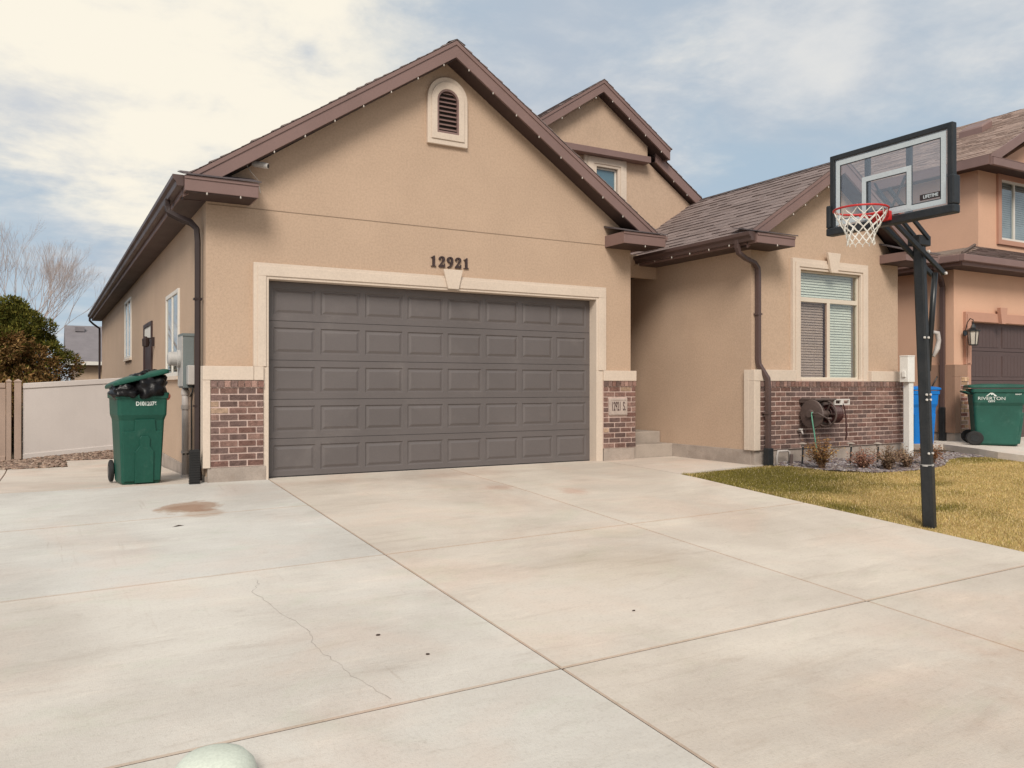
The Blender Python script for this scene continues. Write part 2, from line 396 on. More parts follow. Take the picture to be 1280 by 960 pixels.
# ================================================================ GROUND
def edge(y): return 5.64 if y < -6.4 else 5.64+.03*(y+6.4)/2.4 if y < -4 else 5.67+.085*(y+4)/2.1
def slab(mb, x0, x1, y0, y1, col, fz=gz, lift=0, gap=.0058, ch=.008, n=.45, th=.1):
    x0 += gap*.5; x1 -= gap*.5; y0 += gap; y1 -= gap
    xs = [x0, x0+ch]+list(np.arange(x0+n, x1-n*.4, n))+[x1-ch, x1]
    ys = [y0, y0+ch]+list(np.arange(y0+n, y1-n*.4, n))+[y1-ch, y1]
    nx, ny = len(xs), len(ys); vs = []
    for j, y in enumerate(ys):
        for i, x in enumerate(xs):
            e = i in (0, nx-1) or j in (0, ny-1)
            if xs[-1] > 5.5 and i >= nx-2: x = edge(y)-(ch if i == nx-2 else 0)
            vs.append((x, y, fz(x, y)+lift-(.007 if e else 0)))
    fs = [(j*nx+i, j*nx+i+1, (j+1)*nx+i+1, (j+1)*nx+i) for j in range(ny-1) for i in range(nx-1)]
    rim = [i for i in range(nx)]+[j*nx+nx-1 for j in range(1, ny)]+[(ny-1)*nx+i for i in range(nx-2, -1, -1)]+[j*nx for j in range(ny-2, 0, -1)]
    o = len(vs); vs += [(vs[i][0], vs[i][1], vs[i][2]-th) for i in rim]
    k = len(rim); fs += [(rim[a], o+a, o+(a+1) % k, rim[(a+1) % k]) for a in range(k)]
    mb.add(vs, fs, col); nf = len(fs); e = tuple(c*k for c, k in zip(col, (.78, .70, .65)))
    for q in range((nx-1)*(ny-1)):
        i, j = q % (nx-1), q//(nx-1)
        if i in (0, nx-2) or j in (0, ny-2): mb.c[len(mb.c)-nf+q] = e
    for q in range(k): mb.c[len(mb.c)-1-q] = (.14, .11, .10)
GX = [-8, -5.2, .737, 3.238, 5.64]
mb = MB()
cold, cold2, warm, warm2 = (.95, .97, .985), (.955, .97, .98), (.955, .93, .905), (.975, .95, .92)
ylist = [0, -4.06, -6.69, -9.6, -12.6]
for a in range(4):
    x0, x1 = GX[a], GX[a+1]
    for b in range(4):
        y0, y1 = ylist[b+1], ylist[b]
        c = [cold, cold2, warm, warm2][a]; k = random.uniform(.975, 1.025)
        if a == 1 and b == 0: c = (.90, .94, .975)
        if a <= 1 and b >= 2: c = (.96, .985, 1.0)
        c = tuple(q*k for q in c)
        if a <= 1 and b == 0:
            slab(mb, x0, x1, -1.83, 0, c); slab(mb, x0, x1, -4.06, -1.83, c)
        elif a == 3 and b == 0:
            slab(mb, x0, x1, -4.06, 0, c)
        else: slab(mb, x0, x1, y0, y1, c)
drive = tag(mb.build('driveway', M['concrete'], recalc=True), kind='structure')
mb = MB()
for i in range(14):
    for j in range(13):
        x, y = -8+i, -12.6+j; q = [(x, y), (x+1, y), (x+1, y+1), (x, y+1)]
        if x >= 5.6: continue
        q = [(min(a, 5.63), min(b, 0)) for a, b in q]
        mb.add([(a, b, gz(a, b)-.07) for a, b in q], [(0, 1, 2, 3)])
tag(mb.build('driveway_joint_base', M['jointdark'], recalc=False), kind='structure')
# hairline crack
mb = MB(); cp = [(-.349, -4.31), (-.36, -4.42), (-.43, -4.58), (-.40, -4.8), (-.38, -5.03), (-.33, -5.3), (-.30, -5.53), (-.335, -5.7), (-.34, -5.87), (-.30, -6.05), (-.285, -6.27), (-.25, -6.45), (-.20, -6.68)]
pts = []
for a, b in zip(cp[:-1], cp[1:]):
    for t in (0, .25, .5, .75): pts.append((a[0]+(b[0]-a[0])*t+random.uniform(-.012, .012), a[1]+(b[1]-a[1])*t))
for a, b in zip(pts[:-1], pts[1:]):
    w = random.uniform(.0007, .0019)
    mb.add([(a[0]-w, a[1], gz(*a)+.0015), (a[0]+w, a[1], gz(*a)+.0015), (b[0]+w, b[1], gz(*b)+.0015), (b[0]-w, b[1], gz(*b)+.0015)], [(0, 1, 2, 3)])
cr = mb.build('driveway_crack', mat('crack_line', (.40, .35, .31), .95), recalc=False); cr['kind'] = 'structure'
# side pad left of the house (falls gently to the back)
mb = MB(); padc = (.97, .965, .955)
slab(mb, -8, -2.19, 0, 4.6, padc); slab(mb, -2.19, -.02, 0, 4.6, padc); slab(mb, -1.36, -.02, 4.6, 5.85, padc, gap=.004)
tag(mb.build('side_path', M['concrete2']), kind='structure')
# walkway to the entry
mb = MB()
def wz(x, y): return gz(x, y) if y < 0 else 0
def poly_slab(mb, pts, fz, th, col):
    n = len(pts); cx = sum(p[0] for p in pts)/n; cy = sum(p[1] for p in pts)/n
    vs = [(x, y, fz(x, y)) for x, y in pts]+[(x, y, fz(x, y)-th) for x, y in pts]
    mb.add(vs, [tuple(range(n))]+[(i, i+n, (i+1) % n+n, (i+1) % n) for i in range(n)], col)
poly_slab(mb, [(5.762, -1.885), (6.6, -1.80), (7.34, -1.76), (7.34, .06), (5.85, .06)], wz, .1, (1.02, 1.0, .98))
poly_slab(mb, [(7.345, -1.76), (8.0, -1.80), (7.62, -1.5), (7.345, -1.5)], wz, .1, (1.02, 1.0, .98))
tag(mb.build('walkway', M['concrete2']), kind='structure')
# ground sheet to the horizon
mb = MB()
xs = [-400, -120, -40, -20, -12, -8, -6, -4, -2, 0, 2, 4, 5.6, 6.5, 8, 10, 12, 14, 16, 20, 30, 60, 150, 400]
ys = [-400, -120, -50, -30, -20, -13, -10, -8, -6, -4, -2, 0, 2, 4, 6, 8, 12, 20, 30, 45, 90, 200, 400]
def gnd(x, y):
    b = gz(max(min(x, 14), -6), max(min(y, 6), -12.6))
    return b-.13
mb.add([(x, y, gnd(x, y)) for y in ys for x in xs], [(j*len(xs)+i, j*len(xs)+i+1, (j+1)*len(xs)+i+1, (j+1)*len(xs)+i) for j in range(len(ys)-1) for i in range(len(xs)-1)])
tag(mb.build('ground', M['soil'], recalc=False), kind='structure')
# street behind the camera
mb = MB(); mb.box(-60, 60, -24, -14.5, gz(0, -12.6)-.2, gz(0, -12.6)-.10); tag(mb.build('street', M['asphalt']), kind='structure')
mb = MB(); mb.box(-60, 60, -14.5, -12.65, gz(0, -12.6)-.2, gz(0, -12.6)+.0); tag(mb.build('sidewalk', M['concrete2']), kind='structure')

# lawn: base mesh + blades
BACK = [(5.762, -1.90), (6.6, -1.86), (7.4, -1.84), (7.75, -2.04), (7.87, -2.6), (8.32, -2.98), (9.2, -3.02), (10.1, -2.86), (10.8, -2.48), (11.4, -2.3), (11.95, -2.42)]
def inside(x, y, P_):
    c = False; n = len(P_); j = n-1
    for i in range(n):
        if (P_[i][1] > y) != (P_[j][1] > y) and x < (P_[j][0]-P_[i][0])*(y-P_[i][1])/(P_[j][1]-P_[i][1])+P_[i][0]: c = not c
        j = i
    return c
LAWN = BACK+[(11.96, -3.0), (12.2, -6), (12.6, -12.6), (5.645, -12.6), (5.645, -6.4), (5.675, -4.0), (5.74, -2.4)]
def lump(x, y): return .012*noise.noise(V((x*1.3, y*1.3, 0)))
mb = MB()
bm = bmesh.new(); step = .22
def lz(x, y): return gz(x, y)-.012+lump(x, y)
mbv = {}
def vid(i, j):
    if (i, j) not in mbv:
        x, y = 5.5+i*step, -12.7+j*step; mbv[i, j] = len(mb.v); mb.v.append((x, y, lz(x, y)))
    return mbv[i, j]
for i in range(34):
    for j in range(52):
        x, y = 5.5+(i+.5)*step, -12.7+(j+.5)*step
        if inside(x, y, LAWN): mb.f.append((vid(i, j), vid(i+1, j), vid(i+1, j+1), vid(i, j+1))); mb.c.append((1, 1, 1))
mb2 = MB(); n = len(LAWN)
bm = bmesh.new(); vv = [bm.verts.new((x, y, 0)) for x, y in LAWN]
for i in range(n): bm.edges.new((vv[i], vv[(i+1) % n]))
bmesh.ops.triangle_fill(bm, use_beauty=True, edges=bm.edges[:])
for _ in range(7): bmesh.ops.subdivide_edges(bm, edges=[e for e in bm.edges if e.calc_length() > .22], cuts=1, use_grid_fill=False); bmesh.ops.triangulate(bm, faces=bm.faces[:])
bmesh.ops.triangulate(bm, faces=bm.faces[:])
bm.verts.index_update()
mb2.add([(v.co.x, v.co.y, lz(v.co.x, v.co.y)) for v in bm.verts], [tuple(v.index for v in f.verts) for f in bm.faces]); bm.free()
def greenness(x, y):
    nz = noise.noise(V((x*1.1, y*1.6, 3)))*.75+noise.noise(V((x*3.1, y*3.5, 7)))*.4
    g = 0
    d = math.hypot((x-6.5)/1.35, (y+2.75)/1.1); g = max(g, 1.45-d)
    d = math.hypot((x-5.85)/.40, (y+4.4)/1.1); g = max(g, 1.0-d)
    if y > -2.9 and x > 10.2: g = max(g, .62)
    if y > -3.3 and x < 9: g = max(g, .35)
    d = math.hypot((x-6.9)/.6, (y+4.9)/.25); g = max(g, 1.0-d)
    d = math.hypot((x-8.3)/.8, (y+3.9)/.3); g = max(g, .8-d)
    return max(0, min(1, g*1.15+nz*.65-.05))
mb2.c = []
for f in mb2.f:
    x = sum(mb2.v[i][0] for i in f)/3; y = sum(mb2.v[i][1] for i in f)/3; g_ = greenness(x, y)
    mb2.c.append(tuple(a*(1-g_)+b*g_ for a, b in zip((.60, .41, .165), (.20, .165, .045))))
lawn = tag(mb2.build('lawn', M['turf'], recalc=False), kind='structure')
def blades(n, region, hmin, hmax, w, name):
    P_ = []; F_ = []; Cc = []
    x0, x1, y0, y1 = region; k = 0
    pts = rng.random((n, 2))
    for a, b in pts:
        x = x0+(x1-x0)*a; y = y0+(y1-y0)*b
        if not inside(x, y, LAWN): continue
        if x < edge(y)+.004: continue
        h = random.uniform(hmin, hmax)*(1.5 if x < edge(y)+.05 else 1)*(1+.6*noise.noise(V((x*2.2, y*2.2, 9)))); t = random.uniform(0, PI*2); ln = random.uniform(.2, 1.1)*h
        ct, st = math.cos(t), math.sin(t); z = lz(x, y)-.002
        P_ += [(x-st*w, y+ct*w, z), (x+st*w, y-ct*w, z), (x+ct*ln, y+st*ln, z+h)]
        F_.append((k, k+1, k+2)); k += 3
        g = greenness(x, y); r = random.random()
        if r < .07: base = (.66, .52, .32)
        elif random.random() < g: base = random.choice(((.23, .19, .045), (.30, .24, .055), (.18, .155, .036)))
        else: base = random.choice(((.74, .54, .25), (.66, .47, .20), (.78, .60, .31), (.57, .43, .16), (.45, .37, .12), (.36, .30, .09)))
        kk = random.uniform(.8, 1.2); Cc.append(tuple(q*kk for q in base))
    m = MB(); m.v = P_; m.f = F_; m.c = Cc
    return tag(m.build(name, M['grass'], recalc=False), kind='stuff')
g = blades(260000, (5.66, 12.2, -7.3, -1.85), .010, .028, .0024, 'grass')
g['label'] = 'short dormant lawn grass, straw yellow with green patches'

# stones and chips
def rock_bits(n, place, size, pal, flat=.55):
    m = MB(); ico = bmesh.new(); bmesh.ops.create_icosphere(ico, subdivisions=1, radius=1); iv = [v.co.copy() for v in ico.verts]; ifc = [tuple(v.index for v in f.verts) for f in ico.faces]; ico.free()
    for _ in range(n):
        p = place()
        if p is None: continue
        s = random.uniform(*size); mx = Matrix.Rotation(random.random()*6.3, 3, 'Z') @ Matrix.Rotation(random.uniform(-.4, .4), 3, 'X') @ Matrix.Diagonal((s*random.uniform(.8, 1.5), s, s*flat))
        k = random.uniform(.7, 1.25); c = tuple(q*k for q in random.choice(pal))
        m.add([V(p)+mx @ (v*random.uniform(.8, 1.15)) for v in iv], ifc, c)
    return m
def grav():
    x = random.uniform(-4.6, -.02); ny = 4.55 if x < -1.36 else 5.85
    y = ny+random.random()**1.2*(7.3-ny); return (x, y, gravz(x, y)+.01)
def gravz(x, y):
    ny = 4.6 if x < -1.36 else 5.85
    t = max(0, min(1, (y-ny)/(7.2-ny))); return (1-t)*gz(x, ny)+t*(-.19+.0743*(max(x, -4)+2.03))
mb = MB()
xs = [-8, -4.6, -3.5, -2.5, -1.9, -1.37, -1.35, -.9, -.4, -.01]; 
for a, b in zip(xs[:-1], xs[1:]):
    ya, yb = (4.6 if (a+b)/2 < -1.36 else 5.85), 7.4
    for k in range(5):
        y0, y1 = ya+(yb-ya)*k/5, ya+(yb-ya)*(k+1)/5
        mb.add([(a, y0, gravz((a+b)/2 if 0 else a, y0)), (b, y0, gravz(b, y0)), (b, y1, gravz(b, y1)), (a, y1, gravz(a, y1))], [(0, 1, 2, 3)])
tag(mb.build('gravel_bed', M['soil'], recalc=False), kind='structure')
st = rock_bits(3800, grav, (.014, .032), [(.36, .25, .19), (.28, .19, .15), (.44, .33, .26), (.22, .16, .13)])
tag(st.build('gravel', M['rock'], recalc=False), 'reddish brown gravel in front of the vinyl fence', kind='stuff')
BED = BACK[2:]+[(12.0, -1.6), (10.75, -1.72), (7.5, -1.75)]
def chip():
    for _ in range(20):
        x, y = random.uniform(7.4, 12), random.uniform(-3.1, -1.72)
        if inside(x, y, BED): return (x, y, bedz(x, y)+.008)
def bedz(x, y): return gz(x, y)-.03+.03*noise.noise(V((x*2, y*2, 5)))+.02
mb = MB(); nb = len(BED); bm = bmesh.new(); vv = [bm.verts.new((x, y, 0)) for x, y in BED]
for i in range(nb): bm.edges.new((vv[i], vv[(i+1) % nb]))
bmesh.ops.triangle_fill(bm, use_beauty=True, edges=bm.edges[:])
for _ in range(2): bmesh.ops.subdivide_edges(bm, edges=[e for e in bm.edges if e.calc_length() > .3], cuts=1)
bmesh.ops.triangulate(bm, faces=bm.faces[:]); bm.verts.index_update()
mb.add([(v.co.x, v.co.y, bedz(v.co.x, v.co.y)-.004) for v in bm.verts], [tuple(v.index for v in f.verts) for f in bm.faces]); bm.free()
tag(mb.build('planting_bed', M['soil'], recalc=False), kind='structure')
st = rock_bits(4200, chip, (.014, .034), [(.28, .24, .25), (.16, .13, .14), (.42, .38, .38), (.22, .16, .15), (.34, .28, .24)], .4)
tag(st.build('rock_mulch', M['rock'], recalc=False), 'grey and purple rock mulch between the lawn and the brick wall', kind='stuff')

# ================================================================ MAIN HOUSE
H = wthing('house', 'tan stucco single storey house with two-car garage, brick wainscot and brown gabled roofs', 'house', (3.2, 0, 0))
def part(mb, name, m, parent=H, **k): return mb.build(name, m, parent, **k)
# garage front gable wall
mb = MB()
ZR, MR, XR = 5.87, .66, 3.19
mb.prism([[(0, .065), (0, 3.52), (XR, 5.66), (6.4, 3.52), (6.4, .065), (5.72, .065), (5.72, 2.50), (.72, 2.50), (.72, .065)]], 0, .2)
mb.box(6.2, 6.4, .201, 3.2, .065, 3.5)
part(mb, 'wall', M['stucco'])
mb = MB(); mb.box(0, .2, .203, 20.6, .07, 3.52); mb.box(.2, 8, 20.4, 20.6, .07, 3.5)
part(mb, 'wall', M['stucco'])
mb = MB(); mb.box(.02, 6.38, -.003, .0, 3.343, 3.353); part(mb, 'control_joint', mat('joint_line', (.30, .215, .15), .9))
# foundation
mb = MB(); mb.box(-.012, .19, .0, 20.61, -.6, .068)
mb.box(.012, .70, -.062, -.001, -.6, .172); mb.box(5.84, 6.43, -.062, -.001, -.6, .19); mb.box(6.25, 6.41, .0, .06, -.5, .19)
part(mb, 'foundation', M['found'], bevel=.006)
# garage door surround (stucco foam trim) with inner step
mb = MB()
mb.prism([[(.55, 1.397), (.55, 2.682), (5.885, 2.682), (5.885, 1.397), (5.70, 1.397), (5.70, 2.485), (.734, 2.485), (.734, 1.397)]], -.055, .001)
mb.prism([[(.668, -.04), (.668, 1.397), (.734, 1.397), (.734, -.04)]], -.055, .001)
mb.prism([[(5.70, -.04), (5.70, 1.397), (5.822, 1.397), (5.822, -.04)]], -.055, .001)
mb.box(.60, 5.84, -.070, -.0552, 2.52, 2.645)
mb.box(.60, .700, -.070, -.0552, 1.397, 2.5198); mb.box(5.74, 5.84, -.070, -.0552, 1.397, 2.5198)
mb.box(5.701, 5.72, -.0, .135, -.04, 2.485); mb.box(.714, .733, -.0, .135, -.04, 2.485); mb.box(.734, 5.70, .001, .135, 2.486, 2.51)
part(mb, 'garage_trim', M['trim'], bevel=.005)
mb = MB(); mb.prism([[(3.095, 2.77), (3.39, 2.77), (3.325, 2.50), (3.165, 2.50)]], -.105, -.071); part(mb, 'keystone', M['trim'], bevel=.006)
# bands above brick
mb = MB()
mb.box(-.045, .547, -.085, -.001, 1.226, 1.396); mb.box(.551, .667, -.085, -.056, 1.226, 1.396)
mb.box(-.045, .042, -.08, -.001, .170, 1.2255)
mb.box(-.045, -.001, 0.001, .10, .17, 1.396)
part(mb, 'trim_band', M['trim'], bevel=.006)
mb = MB(); mb.box(5.823, 6.455, -.085, -.001, 1.236, 1.396); mb.box(6.4, 6.455, -.0, .12, 1.236, 1.396); part(mb, 'trim_band', M['trim'], bevel=.006)
# brick piers
mb = MB(); bricks(mb, .046, .664, .178, 1.222, -.075, 12)
part(mb, 'brick_pier', M['brick'])
mb = MB(); mb.box(.044, .666, -.066, -.002, .174, 1.2235); part(mb, 'mortar_bed', M['mortar'])
mb = MB(); bricks(mb, 5.826, 6.44, .193, 1.233, -.075, 12, skip=(5.905, 6.275, .69, .975)); part(mb, 'brick_pier', M['brick'])
mb = MB(); mb.box(5.824, 6.442, -.066, -.002, .191, 1.2345); mb.box(6.4, 6.437, 0, .08, .191, 1.234); part(mb, 'mortar_bed', M['mortar'])
mb = MB(); mb.box(5.915, 6.265, -.098, -.067, .70, .965); pl = part(mb, 'address_plaque', M['plaque'], bevel=.008)
mb = MB(); mb.prism([[(5.93, .715), (5.93, .95), (6.25, .95), (6.25, .715)], [(5.945, .73), (5.945, .935), (6.235, .935), (6.235, .73)]], -.103, -.0985); part(mb, 'plaque_rim', M['plaque'], pl)
RX = Matrix.Rotation(PI/2, 4, 'X')
text_mesh('plaque_lettering', '12921', .195, M['plaquetxt'], pl, Matrix.Translation((6.045, -.100, .835)) @ RX, .002, .38, .002)
text_mesh('plaque_lettering', 'S.', .195, M['plaquetxt'], pl, Matrix.Translation((6.20, -.100, .835)) @ RX, .002, .42, .002)
# house number digits
D1 = [(.08, .84), (.2, .88), (.33, 1), (.42, 1), (.42, .12), (.46, .06), (.55, .05), (.55, 0), (.07, 0), (.07, .05), (.17, .06), (.21, .12), (.21, .8), (.17, .82), (.08, .78)]
D2 = [(.02, .72), (.06, .86), (.16, .96), (.3, 1.0), (.45, .97), (.55, .88), (.585, .75), (.55, .62), (.43, .47), (.3, .34), (.23, .22), (.42, .22), (.5, .25), (.53, .34), (.585, .34), (.555, 0), (.02, 0), (.02, .1), (.12, .24), (.25, .42), (.33, .58), (.355, .74), (.33, .87), (.27, .92), (.21, .89), (.22, .8), (.23, .73), (.19, .66), (.11, .63), (.04, .66)]
D9 = [(.59, .62), (.585, .78), (.52, .92), (.42, .985), (.3, 1), (.17, .97), (.06, .86), (.01, .7), (.05, .53), (.15, .43), (.27, .41), (.36, .45), (.39, .48), (.34, .33), (.27, .2), (.17, .11), (.06, .06), (.07, 0), (.25, .02), (.42, .12), (.52, .28), (.57, .43)]
H9 = [(.305+.085*math.cos(t), .7+.21*math.sin(t)) for t in np.linspace(0, 2*PI, 14, endpoint=False)]
for i, dg_ in enumerate('12921'):
    mb = MB(); lp = {'1': [D1], '2': [D2], '9': [D9, H9]}[dg_]; ox = 2.932+i*.1255; s = .150
    w = 1.28 if dg_ != '1' else 1.25
    mb.prism([[(ox+a*s*1.12*w*.78, 2.808+b*s) for a, b in L_] for L_ in lp], -.022, -.0)
    part(mb, 'house_number', M['digit'])
# garage door
mb = MB(); mb.box(.735, 5.70, -.003, .2, -.12, -.006, (1, .985, .97)); part(mb, 'threshold', M['concrete2'])
gd = MB(); X0, X1, ZH = .70, 5.735, 2.50
gd.box(X0, X1, .145, .18, -.012, ZH); door = part(gd, 'garage_door', M['garage'])
pw = (5.70-.734-.0)/8
for r in range(5):
    z0, z1 = -.012+r*.499, -.012+(r+1)*.499
    mb = MB(); mb.box(.72, 5.73, .130, .145, z0+.004, z1-.004)
    loops = []
    # raised stamped panels: recessed groove ring + raised field
    sx0 = .80; W_ = (5.66-.80)/8
    holes = []
    for c in range(8):
        a0 = sx0+c*W_+.035; a1 = sx0+(c+1)*W_-.035; b0, b1 = z0+.085, z1-.085
        holes.append([(a0, b0), (a0, b1), (a1, b1), (a1, b0)])
    mb = MB(); mb.prism([[(.715, z0+.003), (.715, z1-.003), (5.735, z1-.003), (5.735, z0+.003)]]+holes, .130, .146)
    for hl in holes:
        a0, b0 = hl[0]; a1, b1 = hl[2]
        def ring(i, y): return [V((a0+i, y, b0+i)), V((a1-i, y, b0+i)), V((a1-i, y, b1-i)), V((a0+i, y, b1-i))]
        rr = [ring(0, .130), ring(.012, .1425), ring(.024, .1425), ring(.055, .130)]
        vs = [q for r_ in rr for q in r_]
        fs = [(i*4+k, i*4+(k+1) % 4, (i+1)*4+(k+1) % 4, (i+1)*4+k) for i in range(3) for k in range(4)]+[(12, 13, 14, 15)]
        mb.add(vs, fs)
    part(mb, 'door_section', M['garage'], door)
mb = MB(); mb.box(.72, 5.73, .129, .165, -.0055, .008); part(mb, 'bottom_seal', M['rubber'], door)
# attic vent (arched)
def arch(cx, z0, w, zc, n=14):
    return [(cx-w, z0), (cx-w, zc)]+[(cx-w*math.cos(t), zc+w*math.sin(t)) for t in np.linspace(0, PI, n)[1:-1]]+[(cx+w, zc), (cx+w, z0)]
mb = MB(); cx = 3.185
mb.prism([arch(cx, 4.50, .305, 5.14), arch(cx, 4.66, .165, 5.11)], -.05, .001)
mb.prism([arch(cx, 4.57, .25, 5.13), arch(cx, 4.66, .165, 5.11)], -.066, -.0505)
vt = part(mb, 'vent_surround', M['trim'], bevel=.006)
mb = MB(); mb.prism([arch(cx, 4.66, .165, 5.11), arch(cx, 4.69, .14, 5.11)], -.058, .01)
v2 = part(mb, 'attic_vent', M['fascia'])
mb = MB()
for i in range(9):
    z = 4.71+i*.062; hw = .14 if z < 5.09 else math.sqrt(max(.14**2-(z+.02-5.11)**2, 0))
    if hw > .03: mb.add([(cx-hw, -.045, z), (cx+hw, -.045, z), (cx+hw, -.004, z+.04), (cx-hw, -.004, z+.04), (cx-hw, -.040, z+.0), (cx+hw, -.040, z), (cx+hw, .001, z+.04), (cx-hw, .001, z+.04)], [(0, 1, 2, 3), (4, 5, 6, 7), (0, 1, 5, 4)])
part(mb, 'louvre', M['fascia'], v2, recalc=False)
mb = MB(); mb.prism([arch(cx, 4.67, .15, 5.11)], -.004, -.002); part(mb, 'vent_backing', M['dark_in'], v2)

# garage roof
mb = MB(); XL, XE = -.30, 6.70
chev(mb, XL, XR, XE, ZR, MR, .012, .10, -.27, 20.9)
roof = part(mb, 'garage_roof', M['soffit'])
mb = MB(); s_ = math.hypot(1, MR); Wd = (XR-XL+.06)*s_
shingles(mb, (XL-.06, -.325, ZR-MR*(XR-XL+.06)), (0, 1, 0), (1, 0, MR), 6, Wd, w=(.3, .5))
shingles(mb, (XE+.06, -.325, ZR-MR*(XE+.06-XR)), (0, 1, 0), (-1, 0, MR), 6, Wd, w=(.3, .5))
mb.add([(XL-.06, 5.6, ZR-MR*(XR-XL+.06)), (XR, 5.6, ZR), (XR, 20.95, ZR), (XL-.06, 20.95, ZR-MR*(XR-XL+.06))], [(0, 1, 2, 3)], (.16, .13, .13))
mb.add([(XE+.06, 5.6, ZR-MR*(XE+.06-XR)), (XR, 5.6, ZR), (XR, 20.95, ZR), (XE+.06, 20.95, ZR-MR*(XE+.06-XR))], [(0, 1, 2, 3)], (.16, .13, .13))
for i in range(20):   # ridge caps
    y = -.33+i*.3; mb.add([(XR-.13, y, ZR-.05), (XR, y, ZR+.012), (XR+.13, y, ZR-.05), (XR-.13, y+.32, ZR-.065), (XR, y+.32, ZR+.004), (XR+.13, y+.32, ZR-.065)], [(0, 1, 4, 3), (1, 2, 5, 4)], random.choice(SH))
part(mb, 'shingles', M['shingle'], roof, recalc=False)
mb = MB(); chev(mb, XL+.0, XR, XE, ZR, MR, .006, .225, -.305, -.27)
chev(mb, XL+.0, XR, XE, ZR, MR, .004, .06, -.318, -.3052)
part(mb, 'rake_fascia', M['fascia'], roof, bevel=.003)
mb = MB(); chev(mb, XL+.02, XR, XE-.02, ZR, MR, .205, .018, -.269, -.001); part(mb, 'rake_soffit', M['soffit'], roof)
# boxed eave returns
def eave_return(x0, x1, zb, zt, yf, yw, parent, hi=.13):
    mb = MB(); mb.box(x0, x1, yf, yw-.001, zb, zt)
    mb.box(x0-.004, x1+.004, yf-.012, yf-.0005, zt-.035, zt+.004)
    part(mb, 'eave_return', M['fascia'], parent, bevel=.003)
    mb = MB(); mb.box(x0+.02, x1-.02, yf+.02, yw-.001, zb-.006, zb-.0005); part(mb, 'return_soffit', M['soffit'], parent)
    mb = MB(); a, b = x0-.02, x1+.03
    z0 = zt+.006
    mb.add([(a, yf-.03, z0), (b, yf-.03, z0), (b, yw, z0+hi), (a, yw, z0+hi), (a, yf-.03, z0+.016), (b, yf-.03, z0+.016), (b, yw, z0+hi+.01), (a, yw, z0+hi+.01)], [(0, 1, 2, 3), (4, 5, 6, 7), (0, 1, 5, 4), (1, 2, 6, 5), (0, 3, 7, 4)], (.15, .125, .13))
    mb.add([(a, (yf+yw)/2, z0+hi*.5+.005), (b, (yf+yw)/2, z0+hi*.5+.005), (b, yw, z0+hi+.022), (a, yw, z0+hi+.022), (b, (yf+yw)/2, z0+hi*.5+.022), (a, (yf+yw)/2, z0+hi*.5+.022)], [(3, 2, 4, 5), (0, 1, 4, 5)], (.19, .16, .165))
    part(mb, 'return_shingles', M['shingle'], parent, recalc=False)
eave_return(-.30, .521, 3.385, 3.555, -.45, 0, roof)
eave_return(5.897, 6.70, 3.315, 3.49, -.49, 0, roof)
# left eave: soffit, fascia, gutter
mb = MB(); mb.box(-.285, -.001, .0, 20.8, 3.372, 3.385); part(mb, 'eave_soffit', M['soffit_r'], roof)
mb = MB(); mb.box(-.30, -.286, -.0, 20.8, 3.375, 3.555); part(mb, 'eave_fascia', M['fascia'], roof)
mb = MB(); gutter(mb, -.303, -.425, 3.565, -.40, 20.75, .125); gt = part(mb, 'gutter', M['gutter'], bevel=.002)
mb = MB(); gutter(mb, 6.703, 6.82, 3.50, -.40, 1.2, .125); part(mb, 'gutter', M['fascia'], bevel=.002)
# downspouts
def downspout(pts, w, m=M['pipe'], straps=()):
    mb = MB(); mb.tube(pts, w/2, sq=(0, 1, 0)); d = part(mb, 'downspout', m, bevel=.008)
    for s_ in straps:
        mb = MB(); mb.box(s_[0]-w*.62, s_[0]+w*.62, s_[1]-w*.55, s_[1]+w*.5, s_[2], s_[2]+.025); part(mb, 'strap', m, d)
    return d
downspout([(-.37, .5, 3.46), (-.37, .5, 3.36), (-.355, .47, 3.29), (-.25, .38, 3.22), (-.13, .26, 3.15), (-.075, .19, 3.07), (-.065, .18, 2.9), (-.065, .18, 1.4), (-.068, .17, .3), (-.07, .05, .12), (-.07, -.0, .03)], .078, straps=((-.065, .18, 2.2), (-.065, .18, .9)))
mb = MB()
mb.box(-.19, -.085, -.10, -.035, -.02, .40)
for i in range(14): mb.box(-.196, -.079, -.108, -.027, i*.029-.01, i*.029+.008)
part(mb, 'downspout_extension', M['rubber'])
downspout([(-.37, 20.55, 3.46), (-.37, 20.55, 3.36), (-.25, 20.65, 3.25), (-.07, 20.68, 3.12), (-.065, 20.68, 2.9), (-.065, 20.68, 0)], .078)
# side wall windows and door (x = 0)
def side_window(y0, y1, z0, z1, name='window'):
    mb = MB(); t = .06
    mb.prism([[(y0, z0), (y0, z1), (y1, z1), (y1, z0)], [(y0+t, z0+t), (y0+t, z1-t), (y1-t, z1-t), (y1-t, z0+t)]], -.028, .001, plane='yz')
    ym = (y0+y1)/2; mb.box(-.024, .001, ym-.025, ym+.025, z0+t, z1-t)
    w = part(mb, name, M['frame_w'], bevel=.004)
    mb = MB(); mb.box(-.05, -.001, y0-.03, y1+.03, z0-.05, z0-.001); part(mb, 'sill', M['trim'], w)
    mb = MB(); mb.box(-.012, -.010, y0+t, y1-t, z0+t, z1-t); part(mb, 'pane', M['glass'], w)
    mb = MB(); mb.box(-.008, -.004, y0+t, y1-t, z0+t, z1-t); part(mb, 'shade', mat('side_shade', (.5, .45, .43), .7), w)
side_window(2.17, 3.55, 1.30, 2.56); side_window(9.65, 11.25, 1.79, 3.15)
mb = MB(); mb.prism([[(5.57, .05), (5.57, 2.33), (6.92, 2.33), (6.92, .05)], [(5.66, .06), (5.66, 2.26), (6.83, 2.26), (6.83, .06)]], -.03, .001, plane='yz')
